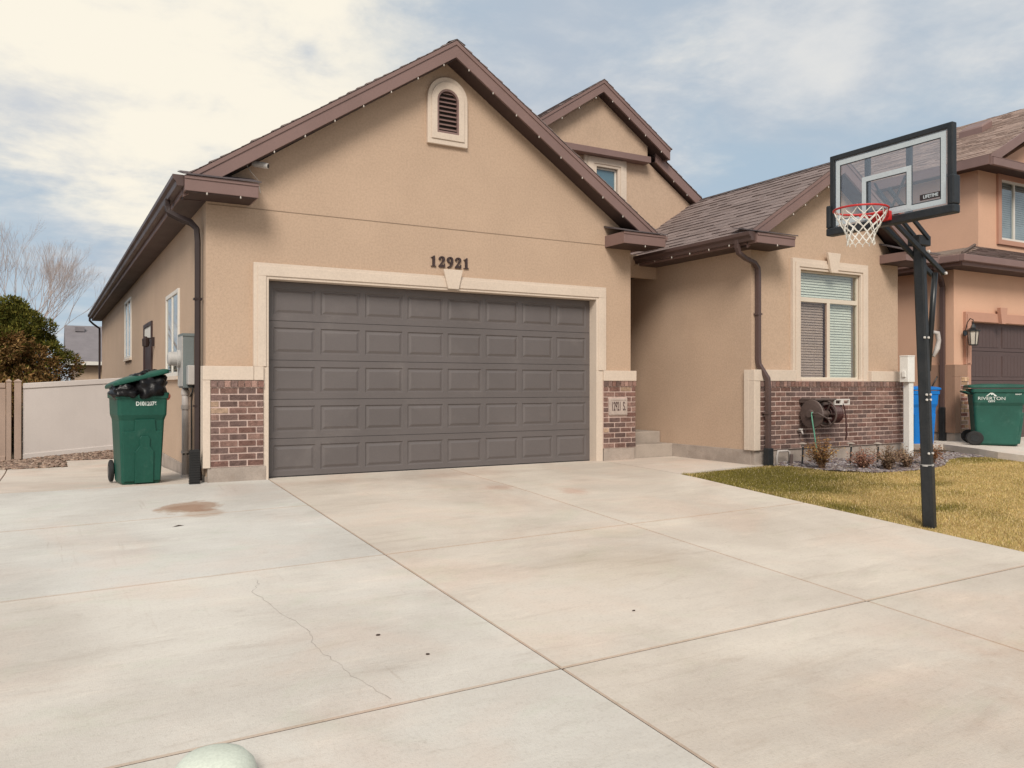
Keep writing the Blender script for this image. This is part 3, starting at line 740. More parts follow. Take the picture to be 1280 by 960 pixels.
mb.box(-.03, .001, 5.66, 6.83, 1.95, 2.03); dr = part(mb, 'side_door', M['door'], bevel=.004)
mb = MB(); mb.box(-.012, -.002, 5.66, 6.83, .06, 1.949); part(mb, 'door_leaf', M['door'], dr)
mb = MB(); mb.box(-.012, -.002, 5.66, 6.83, 2.031, 2.26); part(mb, 'transom', M['frame_w'], dr)
mb = MB(); mb.box(-.05, 0, 5.28, 5.38, 1.86, 2.02); mb.box(-.14, -.05, 5.31, 5.35, 1.99, 2.01); mb.lathe([(.02, 1.84), (.055, 1.86), (.06, 1.98), (.015, 2.03)], (-.14, 5.33, 0), n=8); part(mb, 'wall_lantern', M['pipe'])

# ---- right wing
YW, WX0, WX1, XM, ZM, MW = -1.65, 7.34, 10.72, 9.02, 4.66, .645
mb = MB()
mb.prism([[(WX0, .2), (WX0, 3.25), (XM, 4.50), (WX1, 3.25), (WX1, .2)], [(8.33, 1.25), (8.33, 2.94), (9.73, 2.94), (9.73, 1.25)]], YW, YW+.2)
mb.box(WX0, WX0+.2, YW+.2, 3.4, .2, 3.3); mb.box(WX1-.2, WX1, YW+.2, 9, .2, 3.3)
part(mb, 'wing_wall', M['stucco'])
mb = MB(); mb.box(WX0-.012, WX0+.2, YW+.0, 3.0, -.5, .212); mb.box(WX0+.0, WX1+.01, YW-.065, YW+.19, -.5, .208); mb.box(WX1-.19, WX1+.012, YW+.19, 9, -.5, .212)
part(mb, 'wing_foundation', M['found'], bevel=.006)
mb = MB(); bricks(mb, 7.42, 10.72, .218, 1.228, YW-.10, 13, depth=.05, tan=.0)
bricks(mb, YW-.095, YW-.0, .218, 1.228, 10.722, 13, depth=.05, tan=0, axis='y')
part(mb, 'brick_wainscot', M['brick'])
mb = MB(); mb.box(7.415, 10.725, YW-.091, YW-.001, .214, 1.2295); part(mb, 'mortar_bed', M['mortar'])
mb = MB()
mb.box(7.29, 8.159, YW-.115, YW-.001, 1.23, 1.396)
mb.box(7.29, 7.413, YW-.11, YW-.001, .213, 1.2295); mb.box(7.29, 7.339, YW+.0, YW+.10, .213, 1.396)
part(mb, 'trim_band', M['trim'], bevel=.006)
mb = MB(); mb.box(9.901, 10.78, YW-.115, YW-.001, 1.23, 1.396); part(mb, 'trim_band', M['trim'], bevel=.006)
mb = MB()
mb.prism([[(8.16, 1.232), (8.16, 3.105), (9.90, 3.105), (9.90, 1.232), (9.725, 1.232), (9.725, 2.935), (8.335, 2.935), (8.335, 1.232)]], YW-.05, YW+.001)
mb.prism([[(8.215, 1.232), (8.215, 3.05), (9.845, 3.05), (9.845, 1.232), (9.765, 1.232), (9.765, 2.975), (8.295, 2.975), (8.295, 1.232)]], YW-.066, YW-.0505)
mb.box(8.336, 9.724, YW-.06, YW+.05, 1.232, 1.262)
wt = part(mb, 'window_trim', M['trim'], bevel=.005)
mb = MB(); mb.prism([[(8.875, 3.23), (9.17, 3.23), (9.105, 2.92), (8.955, 2.92)]], YW-.11, YW-.0665); part(mb, 'keystone', M['trim'], bevel=.006)
mb = MB(); a, b, c, d = 8.335, 9.725, 1.262, 2.935
mb.prism([[(a, c), (a, d), (b, d), (b, c)], [(a+.03, c+.03), (a+.03, 2.455), (8.99, 2.455), (8.99, c+.03)], [(9.055, c+.03), (9.055, 2.455), (b-.03, 2.455), (b-.03, c+.03)], [(a+.03, 2.525), (a+.03, d-.03), (b-.03, d-.03), (b-.03, 2.525)]], YW+.005, YW+.05)
wf = part(mb, 'window', M['frame'], bevel=.004)
mb = MB(); mb.box(a+.03, b-.03, YW+.028, YW+.032, 2.525, d-.03); part(mb, 'pane', M['glass'], wf)
mb = MB(); mb.box(9.055, b-.03, YW+.028, YW+.032, c+.03, 2.455); part(mb, 'pane', M['glass'], wf)
mb = MB(); mb.box(a+.03, 8.99, YW+.028, YW+.032, c+.03, 2.455); part(mb, 'pane', M['glass'], wf)
mb = MB(); mb.box(a+.03, 8.99, YW+.012, YW+.013, c+.03, 2.455); part(mb, 'insect_screen', M['screen'], wf)
def blinds(x0, x1, z0, z1, y, parent):
    mb = MB(); z = z0
    while z < z1:
        mb.add([(x0, y, z), (x1, y, z), (x1, y+.014, z+.0365), (x0, y+.014, z+.0365)], [(0, 1, 2, 3)]); z += .0415
    for xx in (x0+.2, x1-.2): mb.box(xx-.001, xx+.001, y-.003, y-.001, z0, z1)
    part(mb, 'blind', M['blind'], parent, recalc=False)
blinds(8.35, 8.99, 1.28, 2.46, YW+.085, wf); blinds(9.05, 9.66, 1.28, 2.46, YW+.085, wf); blinds(8.35, 9.66, 2.50, 2.93, YW+.085, wf)
mb = MB(); mb.box(8.32, 9.74, YW+.195, YW+.2, 1.2, 3.0); part(mb, 'room_backing', M['dark_in'], wf)
# wing roof
mb = MB(); EX0, EX1 = 6.97, 11.07
chev(mb, EX0, XM, EX1, ZM, MW, .012, .10, YW-.27, 8.0); wr = part(mb, 'wing_roof', M['soffit'])
mb = MB(); sw = math.hypot(1, MW)
shingles(mb, (EX0-.05, YW-.325, ZM-MW*(XM-EX0+.05)), (0, 1, 0), (1, 0, MW), 6.0, (XM-EX0+.05)*sw)
shingles(mb, (EX1+.05, YW-.325, ZM-MW*(EX1+.05-XM)), (0, 1, 0), (-1, 0, MW), 9.6, (XM-EX0+.05)*sw, w=(.3, .5))
for i in range(30):
    y = YW-.33+i*.2; mb.add([(XM-.13, y, ZM-.055), (XM, y, ZM+.010), (XM+.13, y, ZM-.055), (XM-.13, y+.22, ZM-.07), (XM, y+.22, ZM+.004), (XM+.13, y+.22, ZM-.07)], [(0, 1, 4, 3), (1, 2, 5, 4)], (.16, .13, .127))
part(mb, 'shingles', M['shingle'], wr, recalc=False)
mb = MB(); chev(mb, EX0+.0, XM, EX1, ZM, MW, .006, .215, YW-.305, YW-.27); chev(mb, EX0, XM, EX1, ZM, MW, .004, .06, YW-.318, YW-.3052); part(mb, 'rake_fascia', M['fascia'], wr, bevel=.003)
mb = MB(); chev(mb, EX0+.02, XM, EX1-.02, ZM, MW, .195, .018, YW-.269, YW-.001); part(mb, 'rake_soffit', M['soffit'], wr)
eave_return(6.97, 7.721, 3.165, 3.305, YW-.48, YW, wr); eave_return(10.25, 11.07, 3.165, 3.305, YW-.48, YW, wr, .17)
mb = MB(); mb.box(6.985, 7.339, YW+.0, 1.3, 3.165, 3.18); part(mb, 'eave_soffit', M['soffit_r'], wr)
mb = MB(); mb.box(6.97, 6.984, YW+.0, 1.3, 3.165, 3.30); part(mb, 'eave_fascia', M['fascia'], wr)
mb = MB(); gutter(mb, 6.967, 6.845, 3.318, YW-.44, 1.25, .125); part(mb, 'gutter', M['gutter'], bevel=.002)
mb = MB(); gutter(mb, 11.073, 11.19, 3.318, YW-.44, 8, .125); part(mb, 'gutter', M['fascia'], bevel=.002)
mb = MB(); mb.tube([(6.905, -1.81, 3.25), (6.905, -1.81, 3.13), (6.94, -1.80, 3.06), (7.12, -1.76, 3.0), (7.33, -1.72, 2.96), (7.42, -1.70, 2.89), (7.43, -1.70, 2.8), (7.43, -1.70, 1.55), (7.435, -1.71, 1.47), (7.485, -1.83, 1.26), (7.49, -1.835, 1.15), (7.49, -1.835, .02)], .036, sq=(0, 1, 0))
ds = part(mb, 'downspout', M['gutter'], bevel=.008)
mb = MB(); mb.box(7.44, 7.545, -1.89, -1.785, -.03, .25); part(mb, 'boot', M['black_pole'], ds, bevel=.01)
mb = MB(); mb.box(7.385, 7.475, -1.74, -1.651, 2.2, 2.225); part(mb, 'strap', M['gutter'], ds)
mb = MB(); mb.box(7.445, 7.535, -1.876, -1.74, .75, .775); part(mb, 'strap', M['gutter'], ds)

# ---- entry recess
mb = MB(); mb.box(6.401, 7.339, .50, .58, 2.97, 3.35); part(mb, 'entry_header', M['stucco'])
mb = MB(); mb.box(6.201, 7.539, 3.2, 3.4, .2, 3.4); part(mb, 'entry_wall', M['stucco'])
mb = MB(); mb.box(6.401, 7.339, .581, 3.199, 3.05, 3.1); part(mb, 'entry_ceiling', M['soffit'])
mb = MB(); mb.box(6.401, 7.327, .07, .385, -.1, .215); part(mb, 'entry_step', M['step'], bevel=.012)
mb = MB(); mb.box(6.401, 7.326, .39, 3.199, -.1, .40); part(mb, 'entry_step', M['step'], bevel=.012)
mb = MB(); mb.box(6.45, 7.25, 3.15, 3.199, .41, 2.5); part(mb, 'front_door', M['door'], bevel=.01)

# ---- entry gable (upper)
YG = 1.33; GXm, GZm, GM = 6.63, 6.40, .665
mb = MB()
mb.prism([[(5.0, 3.4), (5.0, 5.05), (GXm, 6.0), (9.0, 4.45), (9.0, 3.4)], [(6.64, 4.25), (6.64, 5.0), (7.13, 5.0), (7.13, 4.25)]], YG, YG+.2)
mb.prism([[(5.22, 5.26), (GXm, 6.195), (7.73, 5.463), (7.73, 5.26)]], YG-.11, YG-.001)
part(mb, 'gable_wall', M['stucco'])
mb = MB(); mb.box(5.5, 7.74, YG-.20, YG-.001, 5.15, 5.258); part(mb, 'gable_beam', M['fascia'], bevel=.004)
mb = MB()
mb.prism([[(6.40, 4.1), (6.40, 5.21), (7.31, 5.21), (7.31, 4.1)], [(6.66, 4.25), (6.66, 4.985), (7.12, 4.985), (7.12, 4.25)]], YG-.05, YG+.001)
mb.prism([[(6.47, 4.15), (6.47, 5.14), (7.24, 5.14), (7.24, 4.15)], [(6.60, 4.2), (6.60, 5.03), (7.17, 5.03), (7.17, 4.2)]], YG-.065, YG-.0505)
part(mb, 'window_trim', M['trim'], bevel=.005)
mb = MB(); mb.prism([[(6.66, 4.25), (6.66, 4.985), (7.12, 4.985), (7.12, 4.25)], [(6.69, 4.28), (6.69, 4.955), (7.09, 4.955), (7.09, 4.28)]], YG+.01, YG+.05)
w2 = part(mb, 'window', M['frame_w']); mb = MB(); mb.box(6.69, 7.09, YG+.03, YG+.034, 4.28, 4.955); part(mb, 'pane', M['glass_skypaint'], w2)
mb = MB(); EL, ER = 5.0, 8.095
chev(mb, EL, GXm, ER, GZm, GM, .012, .09, YG-.27, 9); gr = part(mb, 'entry_roof', M['soffit'])
mb = MB(); sg = math.hypot(1, GM)
shingles(mb, (EL, YG-.325, GZm-GM*(GXm-EL)), (0, 1, 0), (1, 0, GM), 7, (GXm-EL)*sg, w=(.3, .5))
shingles(mb, (ER+.03, YG-.325, GZm-GM*(ER+.03-GXm)), (0, 1, 0), (-1, 0, GM), 7, (ER-GXm+.03)*sg, w=(.3, .5))
shingles(mb, (9.45, YG-.16, GZm-.17-GM*(9.45-GXm)), (0, 1, 0), (-1, 0, GM), 7, (9.45-8.0)*sg, w=(.3, .5))
part(mb, 'shingles', M['shingle'], gr, recalc=False)
mb = MB(); chev(mb, EL, GXm, ER, GZm, GM, .006, .20, YG-.305, YG-.27); chev(mb, EL, GXm, ER, GZm, GM, .004, .055, YG-.318, YG-.3052)
mb.box(ER-.03, ER, YG-.27, 4, GZm-GM*(ER-GXm)-.20, GZm-GM*(ER-GXm)-.01)
part(mb, 'rake_fascia', M['fascia'], gr, bevel=.003)
mb = MB(); chev(mb, EL, GXm, ER-.02, GZm, GM, .185, .018, YG-.269, YG-.001); part(mb, 'rake_soffit', M['soffit'], gr)
t2 = lambda x, o: GZm-.17-GM*(x-GXm)-o
mb = MB(); mb.prism([[(7.9, t2(7.9, .01)), (9.4, t2(9.4, .01)), (9.4, t2(9.4, .09)), (7.9, t2(7.9, .09))]], YG-.11, 8); part(mb, 'lower_roof', M['soffit'], gr)
mb = MB(); mb.prism([[(7.9, t2(7.9, .006)), (9.2, t2(9.2, .006)), (9.2, t2(9.2, .19)), (7.9, t2(7.9, .19))]], YG-.145, YG-.111); part(mb, 'rake_fascia', M['fascia'], gr, bevel=.003)
mb = MB(); mb.prism([[(7.9, t2(7.9, .17)), (9.0, t2(9.0, .17)), (9.0, t2(9.0, .188)), (7.9, t2(7.9, .188))]], YG-.11, YG-.001); part(mb, 'rake_soffit', M['soffit'], gr)
# ================================================================ WHEELED CARTS
def rrect(hw, y0, y1, z, r=.05, n=4, dx=0):
    out = []
    for cx, cy, a0 in ((hw-r, y1-r, 0), (-hw+r, y1-r, PI/2), (-hw+r, y0+r, PI), (hw-r, y0+r, 1.5*PI)):
        for k in range(n+1):
            a = a0+PI/2*k/n; out.append(V((cx+r*math.cos(a)+dx, cy+r*math.sin(a), z)))
    return out
def make_bin(name, label, cat, m, txt=None, lid_open=0, lid_roll=0, group=None):
    t = thing(name, label, cat, group=group)
    mb = MB()
    prof = [(0, .255, -.27, .30), (.03, .275, -.285, .31), (.60, .305, -.335, .345), (.72, .312, -.345, .352), (.78, .338, -.375, .36), (.96, .345, -.388, .37), (.965, .365, -.405, .388), (1.03, .368, -.408, .39), (1.032, .35, -.39, .372), (.5, .27, -.28, .29)]
    mb.loft([rrect(hw, a, b, z) for z, hw, a, b in prof], cap=False)
    n = 20; mb.f.append(tuple(range(n))[::-1]); mb.c.append((1, 1, 1)); mb.f.append(tuple(9*n+k for k in range(n))); mb.c.append((1, 1, 1))
    body = mb.build('body', m, t, bevel=.006)
    # moulded front reliefs following the tapering face
    def fy(z): return -.285-(z-.03)*(.05/.57) if z < .6 else (-.335-(z-.6)*(.01/.12))
    mb = MB()
    def relief(pts, d):
        k = len(pts); vs = [(x, fy(z)-d, z) for x, z in pts]+[(x, fy(z)+.01, z) for x, z in pts]
        mb.add(vs, [tuple(range(k))]+[(i, (i+1) % k, (i+1) % k+k, i+k) for i in range(k)])
    relief([(-.10, .02), (-.10, .37), (-.045, .43), (-.045, .52), (-.02, .545), (.075, .545), (.10, .52), (.10, .43), (.155, .37), (.155, .02)], .045)
    relief([(-.245, .04), (-.27, .60), (-.115, .60), (-.10, .73), (.17, .73), (.185, .60), (.275, .60), (.25, .04)], .024)
    mb.build('front_panel', m, body, bevel=.006)
    for s in (-1, 1):
        mb = MB(); mb.lathe([(.03, -.03), (.11, -.03), (.128, -.018), (.128, .018), (.11, .03), (.03, .03)], (s*.315, .335, .125), 'x', 24)
        w = mb.build('wheel', M['rubber'], t, smooth=False, bevel=.004)
        mb = MB(); mb.lathe([(.0, -.034), (.06, -.034), (.06, .034), (.0, .034)], (s*.316, .335, .125), 'x', 16); mb.build('hub', M['black'], w)
    mb = MB(); mb.tube([(-.31, .335, .125), (.31, .335, .125)], .012); mb.build('axle', M['meter'], t)
    mb = MB(); mb.tube([(-.27, .36, .93), (-.27, .45, .97), (-.25, .47, .98), (.25, .47, .98), (.27, .45, .97), (.27, .36, .93)], .017); mb.build('handle', m, t, smooth=True)
    # lid: shallow dome with rolled lip, hinged at the back
    mb = MB(); hz, hy = 1.045, .43
    rings = [rrect(.385, -.43, .43, .0, .07), rrect(.392, -.437, .432, .012, .07), rrect(.392, -.437, .432, .035, .07), rrect(.375, -.42, .42, .047, .07), rrect(.33, -.37, .37, .062, .09), rrect(.18, -.2, .2, .078, .1)]
    mb.loft(rings)
    q = Matrix.Translation((0, hy, hz)) @ Matrix.Rotation(-lid_open, 4, 'X') @ Matrix.Rotation(lid_roll, 4, 'Y') @ Matrix.Translation((0, -hy, 0))
    mb.v = [tuple(q @ V(p)) for p in mb.v]
    lid = mb.build('lid', m, t, bevel=.004)
    mb = MB(); mb.tube([(-.30, hy, hz-.02), (.30, hy, hz-.02)], .014); mb.build('hinge', m, t)
    return t, body
t, body = make_bin('garbage_bin', 'dark green wheeled bin, lid propped open by black bags, beside the garage corner', 'trash bin', M['green'], lid_open=R(2.5), lid_roll=R(-11.5))
t.location = (-.70, .50, gz(-.7, .4)); t.rotation_euler = (0, 0, R(5)); t.scale = (.80, .84, 1.06)
text_mesh('serial_number', 'D1012076', .062, M['white_txt'], body, Matrix.Translation((.045, -.3875, .905)) @ RX, .001, 1.1, .002)
# lid lifted: raise it a little so bags fill the gap
for ch in kids(t):
    if ch.name.startswith('lid'): ch.location.z += .095; ch.location.x += -.01
def bag(loc, sx, sy, sz, seed):
    bm = bmesh.new(); bmesh.ops.create_icosphere(bm, subdivisions=4, radius=1)
    for v in bm.verts:
        n_ = noise.noise(v.co*1.4+V((seed, 0, 0)))*.25+abs(noise.noise(v.co*2.4+V((0, seed, 0))))*.38-.03+abs(noise.noise(v.co*5))*.06
        k = 1+n_; v.co = V((v.co.x*sx*k, v.co.y*sy*k, v.co.z*sz*k))
    me = bpy.data.meshes.new('trash_bag'); bm.to_mesh(me); bm.free(); me.materials.append(M['bag']); me.polygons.foreach_set('use_smooth', [True]*len(me.polygons))
    o = bpy.data.objects.new('trash_bag', me); C.objects.link(o); o.location = loc; return o
b = bag((-.60, .37, 1.15), .205, .26, .18, 3.1); tag(b, 'black plastic bag bulging out at the right side of the open green bin', 'trash bag', 'bags stuffed in the open bin')
b = bag((-.85, .36, 1.10), .165, .26, .12, 9.4); tag(b, 'smaller black plastic bag under the low left side of the bin lid', 'trash bag', 'bags stuffed in the open bin')
mb = MB(); mb.lathe([(.0, -.045), (.025, -.04), (.042, -.01), (.04, .02), (.02, .04), (0, .045)], (0, 0, 0), n=12)
o = mb.build('bottle_cap', mat('pinkish_red', (.5, .12, .08), .5), smooth=True); o.location = (-.405, .24, 1.03); tag(o, 'small pinkish red scrap poking out at the green bin rim by the wall', 'scrap')

t, body = make_bin('garbage_bin', 'weathered green wheeled bin, closed, with white mountain emblem, on the neighbouring driveway', 'trash bin', M['green_n'])
t.location = (13.38, -1.74, gz(12.6, -1.9)+.09); t.rotation_euler = (0, 0, R(38)); t.scale = (1.1, 1.12, .98)
RS = Matrix.Rotation(-PI/2, 4, 'Z') @ RX   # text on the -x side face
sm = Matrix.Translation((-.342, .06, .80)) @ RS
text_mesh('emblem_lettering', 'RIVERTON', .082, M['white_txt'], body, Matrix.Translation((-.349, .10, .852)) @ RS, .001, 1.0, .0)
text_mesh('emblem_lettering', 'CITY', .040, M['white_txt'], body, Matrix.Translation((-.346, .10, .800)) @ RS, .001, 1.1, .002)
mb = MB(); mb.prism([[(.0, .885), (.09, .885), (.155, .975-.02), (.10, .985), (.19, .885), (.20, .885)]], -.348, -.344, 'yz')
mb = MB(); mb.prism([[(.02, .895), (.10, .975), (.18, .895), (.16, .895), (.115, .94), (.10, .915), (.08, .93), (.06, .895)]], -.351, -.344, 'yz')
mb.build('emblem', M['white_txt'], body)
text_mesh('serial_number', 'R0457', .03, M['white_txt'], body, Matrix.Translation((-.349, -.27, .93)) @ RS, .001, 1.1, .001)

t, body = make_bin('recycling_bin', 'bright blue recycling bin half hidden behind the hoop pole between the two houses', 'recycling bin', M['blue'])
t.location = (12.42, -.80, .06); t.rotation_euler = (0, 0, R(-20)); t.scale = (.80, .80, .98)

# ================================================================ UTILITY METER (left wall)
t = wthing('electric_meter', 'grey electric meter box with round glass meter and conduit on the left side wall', 'electric meter', (-.06, 1.05, 1.1))
mb = MB(); mb.box(-.135, -.001, .86, 1.26, 1.13, 1.82); a = mb.build('box', M['meter'], t, bevel=.008)
mb = MB(); mb.box(-.150, -.1355, .87, 1.25, 1.15, 1.80); mb.build('door', M['meter_l'], a, bevel=.004)
mb = MB(); mb.box(-.145, 0, .85, 1.27, 1.80, 1.835); mb.build('cap', M['meter'], a)
mb = MB(); mb.lathe([(.0, -.30), (.06, -.30), (.088, -.28), (.092, -.19), (.115, -.185), (.115, -.150)], (0, 1.06, 1.51), 'x', 24); g = mb.build('meter_glass', M['meter_l'], t, bevel=.003)
mb = MB(); mb.box(-.10, -.001, .70, .855, 1.17, 1.42); mb.build('junction_box', M['meter_l'], t, bevel=.012)
mb = MB(); mb.tube([(-.085, 1.04, 1.13), (-.085, 1.04, -.03)], .042, n=16); c = mb.build('conduit', M['conduit'], t, smooth=True)
for z, h in ((-.05, .05), (.28, .03), (.85, .06), (1.04, .06)):
    mb = MB(); mb.lathe([(.052, z), (.052, z+h)], (-.085, 1.04, 0), n=16); mb.build('coupling', M['conduit'], c)
mb = MB(); mb.box(-.12, -.001, 1.0, 1.08, .26, .285); mb.build('clamp', M['black'], c)
mb = MB(); mb.tube([(-.03, .76, 1.17), (-.035, .77, 1.08), (-.06, .82, 1.02), (-.03, .86, 1.05), (-.03, .88, .9), (-.03, .9, .3), (-.03, .9, 0)], .009); mb.build('cable', M['black'], t, smooth=True)

# ================================================================ SECURITY CAMERA
t = wthing('security_camera', 'small white bullet camera under the left rake of the garage gable', 'security camera', (.60, -.12, 3.86))
a, b = V((.53, -.07, 3.885)), V((.69, -.20, 3.845)); d = (b-a).normalized()
mb = MB(); mb.tube([a, a+d*.02, b-d*.01, b], [.028, .036, .036, .033], n=16); o = mb.build('housing', M['camw'], t, smooth=True)
mb = MB(); mb.tube([b-d*.003, b+d*.004], .026, n=16); mb.build('lens', M['black'], o)
mb = MB(); mb.tube([(.50, -.02, 3.92), (.54, -.06, 3.90), (.57, -.10, 3.88)], .014); mb.lathe([(.04, 3.91), (.04, 3.94)], (.50, -.02, 0), n=12); mb.build('mount', M['camw'], t)
mb = MB(); mb.tube([(.50, -.03, 3.93), (.46, -.10, 3.84), (.50, -.14, 3.76), (.60, -.05, 3.70), (.64, -.01, 3.55)], .004); mb.build('cable', M['camw'], t)

# ================================================================ STRING LIGHTS
def lights(label, segs, loc):
    t = wthing('string_lights', label, 'string lights', loc, 'clear bulb strings along the roof edges')
    mb = MB(); pts = []
    for (a, b, sp) in segs:
        a, b = V(a), V(b); L = (b-a).length; n = max(1, int(L/sp)); 
        wire = []
        for i in range(n*4+1):
            f = i/(n*4); s_ = -.012*math.sin(PI*((i % 4)/4)); wire.append(a.lerp(b, f)+V((0, 0, s_)))
        mb.tube(wire, .0025, n=4)
        pts += [a.lerp(b, (i+.5)/n) for i in range(n)]
    mb.build('wire', M['pipe'], t)
    bm_ = None
    for p in pts:
        m_ = MB(); m_.lathe([(.0, -.026), (.008, -.022), (.010, -.012), (.006, -.002), (.006, .005)], (0, 0, 0), n=8)
        if bm_ is None: o = m_.build('bulb', M['bulb'], t, smooth=True); bm_ = o.data
        else: o = bpy.data.objects.new('bulb', bm_); C.objects.link(o); hang(o, t)
        o.location = p
def rk(x, xm, zm, m, drop): return zm-m*abs(x-xm)-drop
lights('clear bulbs strung along the garage gable rakes and its eave returns', [((-.25, -.462, 3.375), (.50, -.462, 3.375), .37), ((.55, -.312, rk(.55, XR, ZR, MR, .245)), (XR, -.312, ZR-.245), .40), ((XR, -.312, ZR-.245), (6.2, -.312, rk(6.2, XR, ZR, MR, .245)), .42), ((5.93, -.50, 3.30), (6.66, -.50, 3.30), .6)], (3.2, -.3, 5.6))
lights('clear bulbs strung along the small upper gable over the entry', [((5.6, YG-.312, rk(5.6, GXm, GZm, GM, .22)), (GXm, YG-.312, GZm-.22), .36), ((GXm, YG-.312, GZm-.22), (8.06, YG-.312, rk(8.06, GXm, GZm, GM, .22)), .38), ((8.15, YG-.15, t2(8.15, .21)), (9.1, YG-.15, t2(9.1, .21)), .33)], (6.6, 1, 6))
lights('clear bulbs strung under the right wing gutter and gable rake', [((6.86, -1.9, 3.18), (6.86, 1.0, 3.18), .38), ((7.0, YW-.49, 3.16), (7.7, YW-.49, 3.16), .35), ((7.75, YW-.312, rk(7.75, XM, ZM, MW, .235)), (XM, YW-.312, ZM-.235), .30)], (7.5, -1.9, 3.2))

# ================================================================ BASKETBALL HOOP
t = wthing('basketball_hoop', 'black pole basketball hoop with clear backboard and red rim at the lawn edge', 'basketball hoop', (5.857, -5.426, gz(5.857, -5.426)))
pb = V((5.857, -5.426, gz(5.857, -5.426)-.03)); pt_ = V((5.645, -5.46, 2.60)); pd = (pt_-pb).normalized()
def along(z): return pb+pd*((z-pb.z)/pd.z)
def octo(mb, a, b, r, up=(1, .25, 0), cap=True):
    a, b = V(a), V(b); d = (b-a).normalized(); x = (V(up)-d*d.dot(V(up))).normalized(); y = d.cross(x); q = []
    for p in (a, b):
        q.append([p+x*r*u+y*r*w for u, w in ((1, .72), (.72, 1), (-.72, 1), (-1, .72), (-1, -.72), (-.72, -1), (.72, -1), (1, -.72))])
    mb.loft(q)
mb = MB(); octo(mb, along(.37), pt_, .0475); pole = mb.build('pole', M['black_pole'], t, bevel=.002)
mb = MB(); octo(mb, pb, along(.385), .054); mb.build('pole_sleeve', M['black_pole'], t, bevel=.002)
mb = MB(); mb.tube([along(.375), along(.392)], .060, n=20); mb.build('collar', M['meter_l'], pole)
mb = MB()
for z in (.50, 1.02, 1.07, 1.62):
    for s in (-1, 1):
        p = along(z)+V((-.02+.03*s, -.055, 0)); mb.lathe([(.0, -.008), (.011, -.006), (.011, .006)], p, 'y', 8)
mb.build('bolt', M['camw'], pole)
BX = 5.05; by0, by1, bz0, bz1 = -6.185, -4.925, 2.655, 3.41
# board: acrylic sheet
mb = MB(); mb.box(BX-.004, BX+.004, by0+.03, by1-.03, bz0+.03, bz1-.03); bd = mb.build('backboard', M['acrylic'], t)
def fr(y0, y1, z0, z1, w, x0, x1):
    mb_.prism([[(y0, z0), (y0, z1), (y1, z1), (y1, z0)], [(y0+w, z0+w), (y0+w, z1-w), (y1-w, z1-w), (y1-w, z0+w)]], x0, x1, 'yz')
mb_ = MB(); fr(by0, by1, bz0, bz1, .050, BX-.018, BX+.045); mb_.build('board_frame', M['black_pole'], bd, bevel=.008)
mb_ = MB(); fr(by0+.066, by1-.066, bz0+.066, bz1-.062, .046, BX-.0065, BX-.0042); fr(-5.795, -5.285, bz0+.08, 3.125, .046, BX-.0085, BX-.0066); mb_.build('white_border', M['greyline'], bd)
mb_ = MB(); fr(by0+.112, by1-.112, bz0+.112, bz1-.108, .008, BX-.0062, BX-.0044); fr(-5.749, -5.331, bz0+.126, 3.079, .008, BX-.0080, BX-.0068); mb_.build('thin_border', M['black'], bd)
mb = MB(); z_ = bz0-.028
mb.box(BX-.045, BX+.055, by0-.025, by1+.025, z_, z_+.075); mb.box(BX-.045, BX+.055, by0-.025, by0+.022, z_+.0752, bz0+.30); mb.box(BX-.045, BX+.055, by1-.022, by1+.025, z_+.0752, bz0+.27)
mb.build('edge_pad', M['black_pole'], bd, bevel=.012)
mb = MB()
for y in (-5.325, -5.755): mb.box(BX+.006, BX+.04, y-.022, y+.022, bz0+.03, bz1-.04)
for a, b in (((BX+.05, -5.70, 3.06), (BX+.05, -5.56, 2.80)), ((BX+.05, -5.38, 3.06), (BX+.05, -5.52, 2.80))): mb.bar(a, b, .022, .012)
mb.build('rear_brace', M['black_pole'], bd)
LT = Matrix.Translation((BX-.006, -6.005, bz0+.158)) @ Matrix.Rotation(-PI/2, 4, 'Z') @ RX
mb = MB(); mb.box(BX-.0062, BX-.0045, -6.082, -5.875, bz0+.135, bz0+.185)
LT = Matrix.Translation((BX-.0072, -5.978, bz0+.160)) @ Matrix.Rotation(-PI/2, 4, 'Z') @ RX
lg = mb.build('logo', M['black_txt'], bd); text_mesh('logo_lettering', 'LIFETIME', .040, M['greyline'], bd, LT, .0006, .92, .001)
# rim and net
RC = V((BX-.365, -5.545, 2.735)); rr = .229
mb = MB(); mb.tube([RC+V((rr*math.cos(a), rr*math.sin(a), 0)) for a in np.linspace(0, 2*PI, 40, endpoint=False)], .0095, n=8, closed=True)
rim = mb.build('rim', M['red'], t, smooth=True)
mb = MB(); mb.box(BX-.095, BX-.047, -5.63, -5.46, 2.66, 2.745); mb.box(BX-.15, BX-.06, -5.62, -5.47, 2.723, 2.737)
for s in (-1, 1): mb.bar((BX-.09, -5.545+s*.08, 2.70), (RC.x+rr*.75, RC.y+s*.15, 2.733), .012, .03)
mb.build('rim_bracket', M['red'], rim, bevel=.004)
mb = MB(); lv = [(0, .222), (.06, .20), (.115, .17), (.165, .142), (.21, .122), (.255, .112), (.29, .116)]
NN = 12
def npnt(l, k): 
    a = 2*PI*(k+.5*(l % 2))/NN; r_ = lv[l][1]; return RC+V((r_*math.cos(a), r_*math.sin(a), -.01-lv[l][0]))
for l in range(len(lv)-1):
    for k in range(NN):
        p = npnt(l, k)
        for q in ((npnt(l+1, k), npnt(l+1, k-1)) if l % 2 == 0 else (npnt(l+1, k), npnt(l+1, k+1))):
            mb.tube([p, (p+q)/2+V((random.uniform(-.004, .004), random.uniform(-.004, .004), -.003)), q], .0042, n=5)
